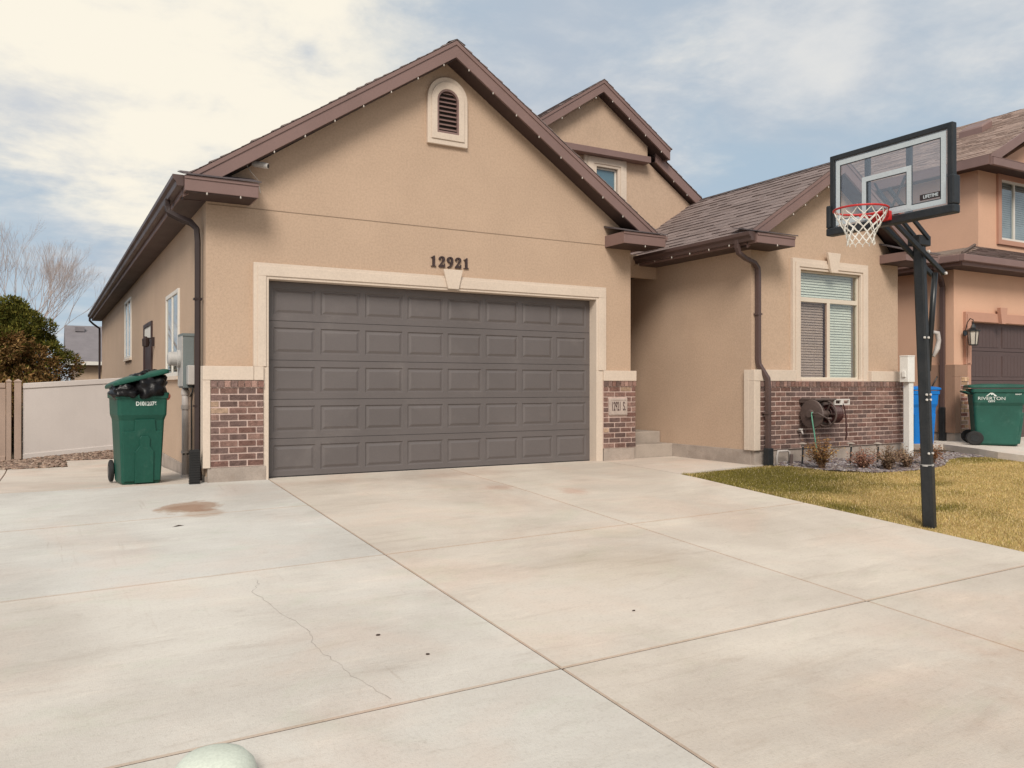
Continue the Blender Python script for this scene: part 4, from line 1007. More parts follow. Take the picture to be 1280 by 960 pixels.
for k in range(NN):
    p = npnt(0, k); mb.tube([p, p+V((0, 0, .02))+((RC-p)*-.03)], .005, n=5)
    mb.tube([npnt(6, k), npnt(6, k)+V((0, 0, -.018))], .005, n=5)
mb.build('net', M['net'], rim)
# linkage
mb = MB()
for s in (-.062, .062):
    mb.bar((BX+.05, -5.47+s, 2.72), (5.93, -5.47+s, 2.25), .028, .045)
low = mb.build('lower_arm', M['black_pole'], t, bevel=.003)
mb = MB()
for s in (-.062, .062): mb.bar((BX+.05, -5.47+s*.9, 2.98), (5.70, -5.47+s*.9, 2.57), .024, .040)
mb.build('upper_arm', M['black_pole'], t, bevel=.003)
mb = MB(); mb.box(5.56, 5.74, -5.525, -5.395, 2.50, 2.60); mb.build('pole_cap', M['black_pole'], t, bevel=.01)
mb = MB(); mb.tube([(5.88, -5.47, 2.26), (5.855, -5.46, 1.9), (5.80, -5.45, 1.30)], .027, n=14); mb.tube([(5.80, -5.45, 1.3), (5.77, -5.44, 1.20)], .02, n=10); ac = mb.build('actuator', M['black'], t, smooth=True)
mb = MB(); mb.tube([(5.84, -5.48, 1.68), (5.885, -5.49, 1.67), (5.91, -5.49, 1.60), (5.885, -5.49, 1.52), (5.84, -5.48, 1.44)], [.016, .026, .022, .026, .016], n=8)
mb.build('adjust_handle', M['conduit'], ac, smooth=True)
mb = MB()
for p in ((5.93, -5.55, 2.25), (5.66, -5.55, 2.44), (5.15, -5.55, 2.665)): mb.lathe([(.0, -.012), (.014, -.01), (.014, .01)], p, 'y', 8)
mb.build('pivot_bolt', M['camw'], low)

# ================================================================ HOSE REEL
t = wthing('hose_reel', 'taupe wall mounted hose reel with dark red hose on the brick wainscot', 'hose reel', (8.75, YW-.25, .75))
cy, cz_ = YW-.36, .80
N0 = len(bpy.data.meshes)
_before = set(bpy.data.meshes)
mb = MB(); mb.box(8.50, 9.10, YW-.135, YW-.10, .62, 1.02); mb.build('wall_bracket', M['reel'], t, bevel=.01)
mb = MB(); mb.box(8.44, 8.90, YW-.42, YW-.12, 1.0, 1.03); mb.box(8.44, 8.46, YW-.42, YW-.12, .96, 1.0); mb.build('top_tray', M['reel'], t, bevel=.008)
fl = [(.04, 0), (.15, .004), (.205, .012), (.215, .03), (.205, .042), (.15, .03), (.04, .03)]
mb = MB(); mb.lathe(fl, (8.40, cy, cz_), 'x', 32); mb.lathe([(.0, -.03), (.06, -.025), (.07, .0)], (8.40, cy, cz_), 'x', 20); f1 = mb.build('flange', M['reel'], t, bevel=.002)
mb = MB()
ringp = [(.16, 0), (.185, -.004), (.185, .02), (.16, .016)]
mb.lathe([(.04, 0), (.06, -.006), (.06, .02), (.04, .02)], (8.72, cy, cz_), 'x', 24)
for a in np.linspace(0, 2*PI, 7)[:-1]: mb.bar((8.73, cy+.05*math.cos(a), cz_+.05*math.sin(a)), (8.73, cy+.17*math.cos(a), cz_+.17*math.sin(a)), .025, .012)
mb.tube([(8.73, cy+.19*math.cos(a), cz_+.19*math.sin(a)) for a in np.linspace(0, 2*PI, 33)[:-1]], .014, closed=True, n=8)
mb.build('flange', M['reel'], t)
mb = MB(); mb.tube([(8.36, cy, cz_), (9.06, cy, cz_)], .05, n=16); mb.build('drum', M['reel'], t)
mb = MB()
for i in range(9):
    for lay in range(3):
        r_ = .085+lay*.022+random.uniform(-.003, .003); x = 8.765+i*.024+(lay % 2)*.012
        mb.tube([(x+random.uniform(-.002, .002), cy+r_*math.cos(a), cz_+r_*math.sin(a)) for a in np.linspace(0, 2*PI, 25)[:-1]], .0115, closed=True, n=6)
mb.build('wound_hose', M['hose_b'], t)
for x in (8.47, 9.05):
    mb = MB(); mb.bar((x, YW-.11, 1.0), (x, cy+.02, .98), .03, .05); mb.bar((x, cy, 1.0), (x, cy, cz_-.04), .03, .06, up=V((0, 1, 0))); mb.bar((x, YW-.11, .64), (x, cy, cz_-.02), .03, .04); mb.build('side_arm', M['reel'], t, bevel=.005)
mb = MB(); mb.prism([[(8.86, .93), (8.86, 1.02), (9.20, 1.02), (9.20, .93)], [(8.88, .95), (8.88, 1.0), (9.0, 1.0), (9.0, .95)], [(9.06, .95), (9.06, 1.0), (9.18, 1.0), (9.18, .95)]], cy-.06, cy-.03)
mb.build('hose_guide', M['camw'], t, bevel=.003)
mb = MB(); mb.tube([(8.37, cy-.03, cz_), (8.33, cy-.20, cz_+.02), (8.45, cy-.26, cz_-.06)], .012); mb.tube([(8.45, cy-.26, cz_-.06), (8.53, cy-.26, cz_-.06)], .018); mb.build('crank', M['reel'], t, smooth=True)
mb = MB(); mb.tube([(9.02, cy-.045, .99), (9.07, cy-.06, .90), (9.11, cy-.06, .72), (9.12, cy-.06, .50), (9.115, cy-.05, .40)], .011); mb.build('hose_end', M['hose_b'], t, smooth=True)
mb = MB(); lead = [(8.44, cy-.03, .825), (8.37, cy-.05, .82), (8.36, cy-.06, .74), (8.40, cy-.07, .5), (8.46, cy-.06, .25), (8.50, cy-.06, .03), (8.38, cy-.03, -.005), (8.2, cy-.02, .0), (8.05, cy+.02, .01), (8.12, cy-.12, .0), (8.3, cy-.2, -.005), (8.55, cy-.25, 0), (8.8, cy-.3, -.005), (8.92, cy-.38, 0), (8.82, cy-.45, .01), (8.66, cy-.40, .02), (8.6, cy-.3, .02), (8.75, cy-.22, .01)]
sm_ = []
for i in range(len(lead)-1):
    p0, p1, p2, p3 = [V(lead[max(0, min(len(lead)-1, i+k))]) for k in (-1, 0, 1, 2)]
    for u in (0, .25, .5, .75): sm_.append(.5*((2*p1)+(p2-p0)*u+(2*p0-5*p1+4*p2-p3)*u*u+(3*p1-p0-3*p2+p3)*u**3))
mb.tube(sm_, .0105, n=8); mb.build('leader_hose', M['hose_g'], t, smooth=True)

for me_ in set(bpy.data.meshes)-_before: me_.transform(Matrix.Translation((-.22, 0, -.06)))
# spigot, low pipes, path lights
t = wthing('wall_spigot', 'small brass spigot on the brick below and left of the hose reel', 'spigot', (8.2, YW-.12, .48))
mb = MB(); mb.tube([(8.2, YW-.10, .48), (8.2, YW-.18, .48), (8.2, YW-.20, .43)], .014); mb.build('tap_body', M['conduit'], t, smooth=True)
mb = MB(); mb.lathe([(.0, .50), (.035, .50), (.035, .515), (0, .515)], (8.2, YW-.16, 0), n=10); mb.build('tap_wheel', M['camw'], t)
t = wthing('irrigation_pipes', 'bent dark irrigation pipes beside the black downspout boot', 'irrigation pipe', (7.75, -1.9, 0))
mb = MB(); mb.tube([(7.64, -1.86, -.02), (7.64, -1.86, .12), (7.66, -1.86, .2), (7.86, -1.86, .2), (7.90, -1.86, .18), (7.90, -1.86, -.02)], .018); mb.build('pipe', M['conduit'], t, smooth=True)
mb = MB(); mb.tube([(7.89, -1.90, -.02), (7.90, -1.90, .15)], .026); mb.build('valve', M['reel'], t)
def path_light(x, y, label, cap=True):
    t = wthing('path_light', label, 'path light', (x, y, gz(x, y)), 'low garden lights in the rock bed'); z = gz(x, y)
    mb = MB(); mb.tube([(x-.01, y, z-.02), (x+.012, y, z+.27)], .013); mb.build('stake', M['black'], t)
    mb = MB(); mb.lathe([(.02, z+.25), (.025, z+.285), (.062, z+.295), (.058, z+.302), (.02, z+.315), (.0, z+.318)], (x, y, 0), n=20); mb.build('shade', M['found'], t)
path_light(8.02, -2.0, 'low garden light by the irrigation pipes, leftmost of the three in the rock bed')
path_light(8.83, -2.2, 'low garden light standing between the first two dried shrubs under the reel')
path_light(9.25, -2.35, 'low garden light behind the second dried shrub from the left')

# white post at the wing corner
t = wthing('white_post', 'slim white vinyl post with a thicker cap at the right end of the brick wall', 'post', (10.49, -2.0, 0))
mb = MB(); mb.box(10.43, 10.54, -2.06, -1.95, -.1, 1.28); mb.build('shaft', M['white_pvc'], t, bevel=.006)
mb = MB(); mb.box(10.36, 10.535, -2.085, -1.935, 1.22, 1.63); mb.box(10.355, 10.54, -2.09, -1.93, 1.63, 1.65); mb.box(10.335, 10.359, -2.05, -1.99, 1.30, 1.40); mb.build('sleeve', M['white_pvc'], t, bevel=.006)

# ================================================================ DRIED SHRUBS
def shrub(x, y, h, w, pal, label, n=46):
    t = wthing('dry_shrub', label, 'shrub', (x, y, gz(x, y)), 'dried shrubs along the rock bed'); z = gz(x, y)
    ms, ml = MB(), MB()
    for i in range(n):
        a = random.random()*2*PI; sp = random.random()**.6*w; hh = h*random.uniform(.45, 1.05)*(1-.35*sp/w)
        p0 = V((x+random.uniform(-.04, .04), y+random.uniform(-.04, .04), z-.01)); top = V((x+math.cos(a)*sp, y+math.sin(a)*sp, z+hh)); mid = p0.lerp(top, .5)+V((math.cos(a), math.sin(a), 0))*(-.15*sp)+V((0, 0, hh*.08))
        k = random.uniform(.7, 1.1); ms.tube([p0, mid, top], [.004, .003, .0018], n=4, col=tuple(c*k for c in (.20, .12, .075)))
        for j in range(random.randint(20, 34)):
            f = random.uniform(.3, 1.05); q = p0.lerp(mid, f*2) if f < .5 else mid.lerp(top, min(1.1, f*2-1)); q = q+V([random.uniform(-.03, .03) for _ in range(3)])
            d = V([random.uniform(-1, 1) for _ in range(3)]).normalized(); e = d.orthogonal().normalized(); s = random.uniform(.010, .022); k = random.uniform(.7, 1.3); c = tuple(cc*k for cc in random.choice(pal))
            ml.add([q, q+d*s+e*s*.45, q+d*s*2, q+d*s-e*s*.45], [(0, 1, 2, 3)], c)
    ms.build('stems', M['dry'], t, recalc=False); ml.build('leaves', M['dry'], t, recalc=False)
PA = [(.30, .15, .065), (.22, .11, .05), (.36, .22, .08), (.17, .09, .04)]; PB = [(.28, .13, .09), (.22, .10, .08), (.34, .19, .13)]; PC = [(.24, .15, .10), (.18, .115, .08), (.29, .20, .125)]
shrub(7.93, -2.42, .50, .27, PA, 'tallest brown dried shrub at the foot of the green leader hose', 60)
shrub(8.45, -2.70, .33, .26, PB, 'reddish dried shrub, second from the left in the rock bed')
shrub(8.86, -2.80, .38, .27, PC, 'grey brown dried shrub left of the two by the white post')
shrub(9.32, -2.78, .33, .22, PC, 'small sparse dried shrub just left of the hoop pole', 34)
shrub(9.86, -2.80, .40, .20, [(.24, .10, .04), (.18, .08, .04)], 'rusty orange dried shrub just right of the hoop pole')

# ================================================================ FENCE AT THE LEFT
t = wthing('vinyl_fence', 'pinkish white vinyl fence panel behind the green bin', 'fence', (-1, 7.2, -.1))
fb = lambda x: -.19+.0743*(x+2.03); ft = lambda x: 1.209+.0668*(x+2.03)
mb = MB(); mb.prism([[(-2.03, fb(-2.03)+.02), (-2.03, ft(-2.03)-.10), (-.02, ft(-.02)-.10), (-.02, fb(-.02)+.02)]], 7.19, 7.215)
for i in range(11):
    x = -1.95+i*.185; mb.box(x-.0015, x+.0015, 7.1885, 7.19, fb(x)+.06, ft(x)-.12)
mb.build('panel', M['vinyl'], t)
mb = MB(); mb.prism([[(-2.03, ft(-2.03)-.10), (-2.03, ft(-2.03)), (-.02, ft(-.02)), (-.02, ft(-.02)-.10)]], 7.17, 7.235); mb.build('top_rail', M['vinyl'], t, bevel=.01)
mb = MB(); mb.prism([[(-2.03, fb(-2.03)), (-2.03, fb(-2.03)+.10), (-.02, fb(-.02)+.10), (-.02, fb(-.02))]], 7.175, 7.23); mb.build('bottom_rail', M['vinyl'], t, bevel=.01)
def vpost(x0, x1, m, label):
    t = wthing('fence_post', label, 'fence post', ((x0+x1)/2, 7.2, -.2)); mb = MB(); mb.box(x0, x1, 7.14, 7.26, -.35, 1.235); mb.build('shaft', m, t, bevel=.006)
    mb = MB(); c = (x0+x1)/2; w = (x1-x0)/2+.008; mb.loft([[V((c-w, 7.13, 1.236)), V((c+w, 7.13, 1.236)), V((c+w, 7.27, 1.236)), V((c-w, 7.27, 1.236))], [V((c-w, 7.13, 1.25)), V((c+w, 7.13, 1.25)), V((c+w, 7.27, 1.25)), V((c-w, 7.27, 1.25))], [V((c-.01, 7.19, 1.285)), V((c+.01, 7.19, 1.285)), V((c+.01, 7.21, 1.285)), V((c-.01, 7.21, 1.285))]]); mb.build('cap', m, t)
vpost(-2.165, -2.052, M['vinyl_t'], 'tan vinyl post between the tan gate and the white fence panel')
vpost(-2.29, -2.21, M['vinyl_t'], 'tan vinyl gate post at the left edge of the photo')
t = wthing('vinyl_gate', 'tan vinyl gate at the far left edge of the photo', 'gate', (-3, 7.2, -.2))
mb = MB(); mb.box(-4.4, -2.30, 7.19, 7.21, -.2, 1.12)
for i in range(12): mb.box(-4.3+i*.17, -4.294+i*.17, 7.186, 7.19, -.15, 1.1)
mb.build('panel', M['vinyl_t'], t)
mb = MB(); mb.box(-4.4, -2.30, 7.17, 7.23, 1.121, 1.215); mb.box(-4.4, -2.30, 7.17, 7.23, -.21, -.12); mb.build('rail', M['vinyl_t'], t, bevel=.01)

# ================================================================ EVERGREEN
def leafmass(mb, blobs, n, size, pal_fn, tri=True):
    for (c, r) in blobs:
        c = V(c)
        for _ in range(int(n*r*r)):
            d = V((random.gauss(0, 1), random.gauss(0, 1), random.gauss(0, 1))).normalized(); q = c+d*r*random.uniform(.62, 1.06)
            u = (d+V((random.uniform(-.8, .8), random.uniform(-.8, .8), random.uniform(-.2, 1.0)))).normalized(); e = u.orthogonal().normalized(); e = Matrix.Rotation(random.random()*6.3, 3, u) @ e; s = random.uniform(.6, 1.3)*size
            mb.add([q-e*s*.28, q+e*s*.28, q+u*s], [(0, 1, 2)], pal_fn(q))
t = wthing('evergreen_shrub', 'large olive green evergreen with orange brown lower foliage behind the tan gate', 'evergreen', (-3.2, 10.5, -.2))
bl = []
for i in range(150):
    a = random.random()*2*PI; h = random.random(); z = -.1+h*3.0
    rad = 1.72*math.sqrt(max(0, 1-((h-.22)/.80)**2))*random.uniform(.72, 1.0)
    bl.append(((-2.75+rad*math.cos(a), 10.6+rad*math.sin(a), z), random.uniform(.16, .34)))
for i in range(60):
    a = random.random()*2*PI; z = random.uniform(.2, 2.4); rad = random.uniform(.3, 1.15)*math.sqrt(max(.05, 1-(z/3.1)**2)); bl.append(((-2.75+rad*math.cos(a), 10.6+rad*math.sin(a), z), .38))
def pal(q):
    o = noise.noise(V((q.x*1.1, q.y*1.1, q.z*1.4)))*.9+(2.25-q.z)*1.0+(-1.75-q.x)*.7
    k = random.uniform(.6, 1.35)
    if q.z > .2 and o > .35 and random.random() < .85: c = random.choice(((.30, .17, .065), (.23, .13, .055), (.38, .24, .10)))
    else: c = random.choice(((.10, .105, .022), (.07, .08, .018), (.15, .14, .03), (.19, .165, .035)))
    return tuple(x*k for x in c)
mb = MB(); leafmass(mb, bl, 8000, .062, pal); mb.build('crown', M['leaf'], t, recalc=False)
mb = MB(); mb.tube([(-2.75, 10.6, -.3), (-2.7, 10.6, 1.2), (-2.72, 10.65, 2.4)], [.12, .08, .03])
for i in range(26):
    a = i*2.4; z = .2+i*.09; mb.tube([(-2.72, 10.6, z), (-2.72+1.1*math.cos(a)*(1-z/3.6), 10.6+1.1*math.sin(a)*(1-z/3.6), z+.4)], [.03, .008], n=5)
mb.build('trunk', M['bark_d'], t)

# ================================================================ BARE TREES
def bare(name, label, base, h, seed, spread=.55, lev=6, r0=.10, trunk_h=.22, lean=0):
    rnd = random.Random(seed); t = wthing(name, label, 'tree', base); B = V(base)
    tm, cm = MB(), MB()
    top = B+V((lean, 0, h*trunk_h)); tm.tube([B-V((0, 0, .2)), B.lerp(top, .5), top], [r0*1.2, r0, r0*.85], n=8)
    def grow(p, d, L, r, l):
        d = d.normalized(); q = p+d*L; m_ = p.lerp(q, .5)+V((rnd.uniform(-1, 1), rnd.uniform(-1, 1), rnd.uniform(-.3, .3)))*L*.06
        cm.tube([p, m_, q], [r, r*.85, r*.68], n=5 if l > 3 else 3)
        if l == 0: return
        for k in range(rnd.choice((2, 3, 3)) if l > 1 else 3):
            a = rnd.random()*2*PI; nd = d+V((math.cos(a), math.sin(a), rnd.uniform(-.1, .35)))*spread*rnd.uniform(.5, 1.15)+V((0, 0, .22)); grow(q if k else m_.lerp(q, .6), nd, L*rnd.uniform(.66, .84), r*.64, l-1)
    for k in range(5):
        a = k*1.26+rnd.random(); grow(top-V((0, 0, rnd.random()*h*.08)), V((math.cos(a)*.55, math.sin(a)*.55, 1)), h*.25, r0*.6, lev)
    tm.build('trunk', M['bark'], t); cm.build('crown', M['bark'], t, recalc=False)
bare('bare_tree', 'tall leafless pale tree rising behind the evergreen', (-2.9, 20.5, -.4), 6.2, 5, .46, 7, .05)
bare('bare_shrub', 'leafless pinkish shrub in front of the distant grey roof', (-1.45, 15.5, -.3), 2.3, 11, .45, 6, .014, .08)

# ================================================================ DISTANT HOUSE
t = wthing('distant_house', 'distant tan house with grey gabled roof at the left beyond the fence', 'house', (1, 42, 0))
mb = MB(); mb.box(-.2, 12, 42, 50, -1, 2.45); mb.build('wall', M['farwall'], t)
mb = MB(); mb.add([(-.65, 41.5, 2.5), (13, 41.5, 2.5), (13, 46, 4.85), (-.65, 46, 4.85), (13, 50.5, 2.5), (-.65, 50.5, 2.5), (-.65, 41.5, 2.38), (13, 41.5, 2.38), (-.65, 50.5, 2.38), (13, 50.5, 2.38)], [(0, 1, 2, 3), (3, 2, 4, 5), (0, 6, 7, 1), (0, 3, 5, 8, 6), (1, 7, 9, 4, 2), (6, 8, 9, 7)]); r_ = mb.build('roof', M['roofgrey'], t)
mb = MB(); mb.box(-.67, 13.02, 41.44, 41.5, 2.36, 2.56); mb.build('eave', M['frame_w'], t)
mb = MB(); mb.box(-.1, .4, 45.1, 45.5, 4.45, 4.72); mb.build('roof_vent', M['roofgrey'], r_)

# ================================================================ NEIGHBOUR HOUSE
nx0, ny0 = 13.5, -.88
N = wthing('neighbour_house', 'peach stucco two storey house with brown garage door at the right edge', 'house', (17, 2, .1))
np_ = lambda mb, name, m, parent=N, **k: mb.build(name, m, parent, **k)
mb = MB(); mb.prism([[(nx0, .25), (nx0, 3.6), (22, 3.6), (22, .25), (19, .25), (19, 2.42), (13.98, 2.42), (13.98, .25)]], ny0, ny0+.2); mb.box(nx0, nx0+.2, ny0+.2, 14, .25, 3.6); np_(mb, 'wall', M['stucco_n'])
mb = MB(); ux, uy = 15.36, -.25
mb.prism([[(ux, 3.6), (ux, 5.72), (22.8, 5.72), (22.8, 3.6)], [(16.14, 4.28), (16.14, 5.62), (17.6, 5.62), (17.6, 4.28)]], uy, uy+.2); mb.box(ux, ux+.2, uy+.2, 14, 3.6, 5.75)
mb.prism([[(15.6, 5.721), (19.1, 7.45), (22.6, 5.721)]], uy-.01, uy+.19)
np_(mb, 'upper_wall', M['stucco_n'])
mb = MB(); mb.box(nx0-.03, nx0+.2, ny0+.101, 14, -.4, .26); mb.box(nx0-.03, 13.96, ny0-.03, ny0+.1, -.4, .26); np_(mb, 'foundation', M['found'])
mb = MB(); mb.box(nx0-.06, 13.85, ny0-.06, ny0-.001, 1.34, 1.57); mb.box(nx0-.06, nx0-.001, ny0, ny0+.5, .262, 1.57); mb.box(nx0-.06, 13.62, ny0-.06, ny0-.001, .262, 1.339); np_(mb, 'trim_band', M['trim_n2'], bevel=.005)
mb = MB(); BR_save = list(BR); BR[:] = [(.42, .27, .17), (.30, .15, .10), (.50, .34, .22), (.22, .10, .08), (.46, .30, .18)]
bricks(mb, 13.625, 13.86, .27, 1.335, ny0-.075, 13, L=.19, depth=.05); BR[:] = BR_save; np_(mb, 'brick_pier', M['brick'])
mb = MB(); mb.box(13.622, 13.865, ny0-.066, ny0-.001, .265, 1.338); np_(mb, 'mortar_bed', M['mortar'])
mb = MB(); mb.prism([[(13.80, 1.575), (13.80, 2.60), (19.2, 2.60), (19.2, .1), (19.02, .1), (19.02, 2.42), (13.98, 2.42), (13.98, 1.575)]], ny0-.06, ny0+.001); mb.box(13.868, 13.98, ny0-.05, ny0+.001, .1, 1.574)
mb.box(13.83, 13.94, ny0-.075, ny0-.0605, 1.6, 2.56); np_(mb, 'garage_trim', M['trim_n'], bevel=.004)
mb = MB(); mb.prism([[(14.83, 2.72), (15.08, 2.72), (15.02, 2.40), (14.89, 2.40)]], ny0-.13, ny0-.061); np_(mb, 'keystone', M['trim_n'])
mb = MB(); mb.box(13.97, 19.0, ny0+.12, ny0+.15, .1, 2.45); gdn = np_(mb, 'garage_door', M['garage_n'])
for r in range(4):
    mb = MB(); z0 = .1+r*.585; mb.box(13.97, 19.0, ny0+.10, ny0+.119, z0+.005, z0+.58)
    for c in range(4):
        a = 14.05+c*1.23; mb.box(a, a+1.12, ny0+.09, ny0+.10, z0+.08, z0+.50)
        for k in range(9): mb.box(a+.06+k*.12, a+.066+k*.12, ny0+.088, ny0+.09, z0+.09, z0+.49)
    np_(mb, 'door_section', M['garage_n'], gdn)
# pent roof over the garage with a hip at its left end
e0, ef, ez = 13.1, ny0-.42, 3.60
mb = MB(); B1 = V((15.2, uy-.02, 4.08)); A1 = V((e0, ef, ez)); A2 = V((e0, 14, ez)); B2 = V((15.36, 14, 4.10)); A3 = V((22.8, ef, ez)); B3 = V((22.8, uy-.02, 4.08))
mb.add([A1, A3, B3, B1, A2, B2], [(0, 1, 2, 3), (0, 3, 5, 4)], (.30, .235, .195)); nr = np_(mb, 'garage_roof', M['shingle'], recalc=False)
PN = [(.44, .32, .27), (.49, .36, .305), (.40, .295, .25), (.52, .385, .325)]
mb = MB(); S1 = (B3-A3); shingles(mb, A1+V((.3, 0, 0)), (1, 0, 0), S1, 9, S1.length, pal=[(.16, .11, .10), (.19, .135, .12), (.14, .10, .09)], clip=lambda p: (p.x-e0) > (p.y-ef)*2.15)
S2 = V((1, 0, .212)); shingles(mb, A1, (0, 1, 0), S2, 9, 2.3, pal=PN, clip=lambda p: (p.x-e0) < (p.y-ef)*2.1)
mb.tube([A1+V((0, 0, .03)), B1+V((0, 0, .03))], .03, n=6, col=(.2, .15, .13)); np_(mb, 'shingles', M['shingle'], nr, recalc=False)
mb = MB(); mb.box(e0+.02, 22, ef+.02, ny0-.001, ez-.20, ez-.185); mb.box(e0+.02, nx0-.001, ny0, 14, ez-.20, ez-.185); np_(mb, 'soffit', M['soffit'], nr)
mb = MB(); mb.box(e0, 22.8, ef, ef+.02, ez-.20, ez-.01); mb.box(e0, e0+.02, ef+.02, 14, ez-.20, ez-.01)
mb.box(e0-.10, 22.8, ef-.10, ef-.001, ez-.13, ez-.005); mb.box(e0-.10, e0-.001, ef-.001, 14, ez-.13, ez-.005); np_(mb, 'gutter', M['fascia'], nr, bevel=.01)
mb = MB(); mb.tube([(13.02, -.86, 3.48), (13.03, -.84, 3.38), (13.38, -.70, 3.2), (13.44, -.69, 3.08), (13.44, -.69, .7)], .045, sq=(0, 1, 0)); dsn = np_(mb, 'downspout', M['gutter'], bevel=.01)
mb = MB(); mb.box(13.385, 13.495, -.75, -.64, -.1, .75); np_(mb, 'downspout_boot', M['black_pole'], dsn, bevel=.01)
# upper roof
m2 = .52; rx, rz = 19.1, 5.86+.56*(19.1-14.95)
mb = MB(); O = V((14.95, uy-.5, 5.86)); sl = V((1, 0, .50))
shingles(mb, O, (0, 1, 0), sl, 14, 4.64, pal=PN, w=(.2, .45))
mb.add([O-V((0, 0, .01)), O+V((0, 14, -.01)), O+V((4.15, 14, 4.15*.50-.01)), O+V((4.15, 0, 4.15*.50-.01)), V((23.25, uy-.5, 5.85)), V((23.25, 13.2, 5.85))], [(0, 1, 2, 3), (3, 2, 5, 4)], (.27, .2, .16))
ur = np_(mb, 'upper_roof', M['shingle'], recalc=False)
mb = MB(); xr_ = 19.1; zr_ = 5.86+.54*4.15
mb.prism([[(14.95, 5.85), (xr_, zr_-.01), (23.25, 5.85), (23.25, 5.64), (xr_, zr_-.22), (14.95, 5.64)]], uy-.52, uy-.48)
mb.box(14.93, 14.965, uy-.479, 14, 5.66, 5.855); mb.box(14.96, 23, uy-.56, uy-.49, 5.64, 5.79)
mb.box(14.96, 23, uy-.56, uy-.02, 5.795, 5.81); np_(mb, 'fascia', M['fascia'], ur, bevel=.004)
mb = MB(); mb.box(14.97, ux-.001, uy-.47, 14, 5.70, 5.715); mb.box(ux-.001, 23, uy-.48, uy-.001, 5.70, 5.715); np_(mb, 'soffit', M['soffit'], ur)
mb = MB(); mb.box(15.3, 22.9, uy-.47, uy-.43, 5.8, 5.81)
mb = MB(); mb.prism([[(16.2, 6.30), (19.6, 8.08), (23.0, 6.30)]], 1.45, 12, col=(.26, .19, .155)); np_(mb, 'rear_gable_roof', M['shingle'], ur)
for px_, py_, pz_ in ((17.6, 1.15, 7.32), (18.1, -.25, 7.58)):
    mb = MB(); mb.loft([[V((px_+a*.2, py_+b*.28, pz_-.12+a*.1+h)) for a, b in ((-1, -1), (1, -1), (1, 1), (-1, 1))] for h in (0, .14)]+[[V((px_+a*.16, py_+b*.24, pz_+.06+a*.09)) for a, b in ((-1, -1), (1, -1), (1, 1), (-1, 1))]]); np_(mb, 'roof_vent', M['fascia'], ur)
mb = MB(); mb.prism([[(16.02, 4.20), (16.02, 5.70), (17.75, 5.70), (17.75, 4.20)], [(16.14, 4.30), (16.14, 5.60), (17.6, 5.60), (17.6, 4.30)]], uy-.05, uy+.001); wtn = np_(mb, 'window_trim', M['trim_n'])
mb = MB(); mb.prism([[(16.14, 4.30), (16.14, 5.60), (17.6, 5.60), (17.6, 4.30)], [(16.19, 4.35), (16.19, 5.55), (16.64, 5.55), (16.64, 4.35)], [(16.69, 4.35), (16.69, 5.55), (17.55, 5.55), (17.55, 4.35)]], uy-.02, uy+.03); wn = np_(mb, 'window', M['frame_w'])
mb = MB(); mb.box(16.19, 17.55, uy+.0, uy+.004, 4.35, 5.55); np_(mb, 'pane', M['glass'], wn); blinds_y = uy+.04
mb = MB(); z = 4.36
while z < 5.55: mb.add([(16.2, uy+.05, z), (17.55, uy+.05, z), (17.55, uy+.07, z+.05), (16.2, uy+.07, z+.05)], [(0, 1, 2, 3)]); z += .047
np_(mb, 'blind', mat('blind_grey', (.42, .44, .47), .6), wn, recalc=False)
# wall lantern
t = wthing('wall_lantern', 'dark metal wall lantern with frosted glass left of the brown garage door', 'wall lantern', (13.75, ny0-.15, 2.2))
lx, ly = 13.68, ny0-.27
mb = MB(); mb.lathe([(.055, -.02), (.06, 0), (.0, 0)], (13.74, ny0-.065, 2.18), 'y', 12); mb.build('backplate', M['black'], t)
mb = MB(); mb.tube([(13.74, ny0-.08, 2.2), (13.74, ny0-.12, 2.38), (13.70, ny0-.2, 2.45), (13.68, ly, 2.42), (13.68, ly, 2.34)], .009); mb.build('arm', M['black'], t)
mb = MB(); mb.lathe([(.0, 2.36), (.02, 2.34), (.05, 2.27), (.125, 2.22), (.125, 2.205), (.0, 2.205)], (lx, ly, 0), n=6); mb.lathe([(.07, 1.93), (.075, 1.95), (.0, 1.95)], (lx, ly, 0), n=6)
for a in range(6): mb.bar((lx+.072*math.cos(a*PI/3), ly+.072*math.sin(a*PI/3), 1.94), (lx+.10*math.cos(a*PI/3), ly+.10*math.sin(a*PI/3), 2.21), .009)
mb.build('frame', M['black'], t)
mb = MB(); mb.lathe([(.064, 1.952), (.092, 2.203)], (lx, ly, 0), n=6); mb.build('glass', M['lampglass'], t)
# meter and cable on the neighbour's side wall
t = wthing('gas_meter', 'small dark utility meter with pale box on the neighbouring side wall above the blue bin', 'gas meter', (13.4, .8, 1.4))
mb = MB(); mb.box(13.32, 13.499, 1.15, 1.55, 1.22, 1.5); mb.tube([(13.40, 1.35, 1.22), (13.40, 1.35, 0)], .02); mb.build('meter', M['black'], t, bevel=.01)
mb = MB(); mb.box(13.36, 13.499, .62, .95, 1.25, 1.52); mb.build('box', M['frame'], t, bevel=.01)
mb = MB(); mb.tube([(13.36, .6, 1.2), (13.30, .2, 1.05), (13.30, -.2, 1.03), (13.36, -.5, 1.1), (13.38, -.62, 1.35)], .012); mb.build('cable', M['black'], t, smooth=True)
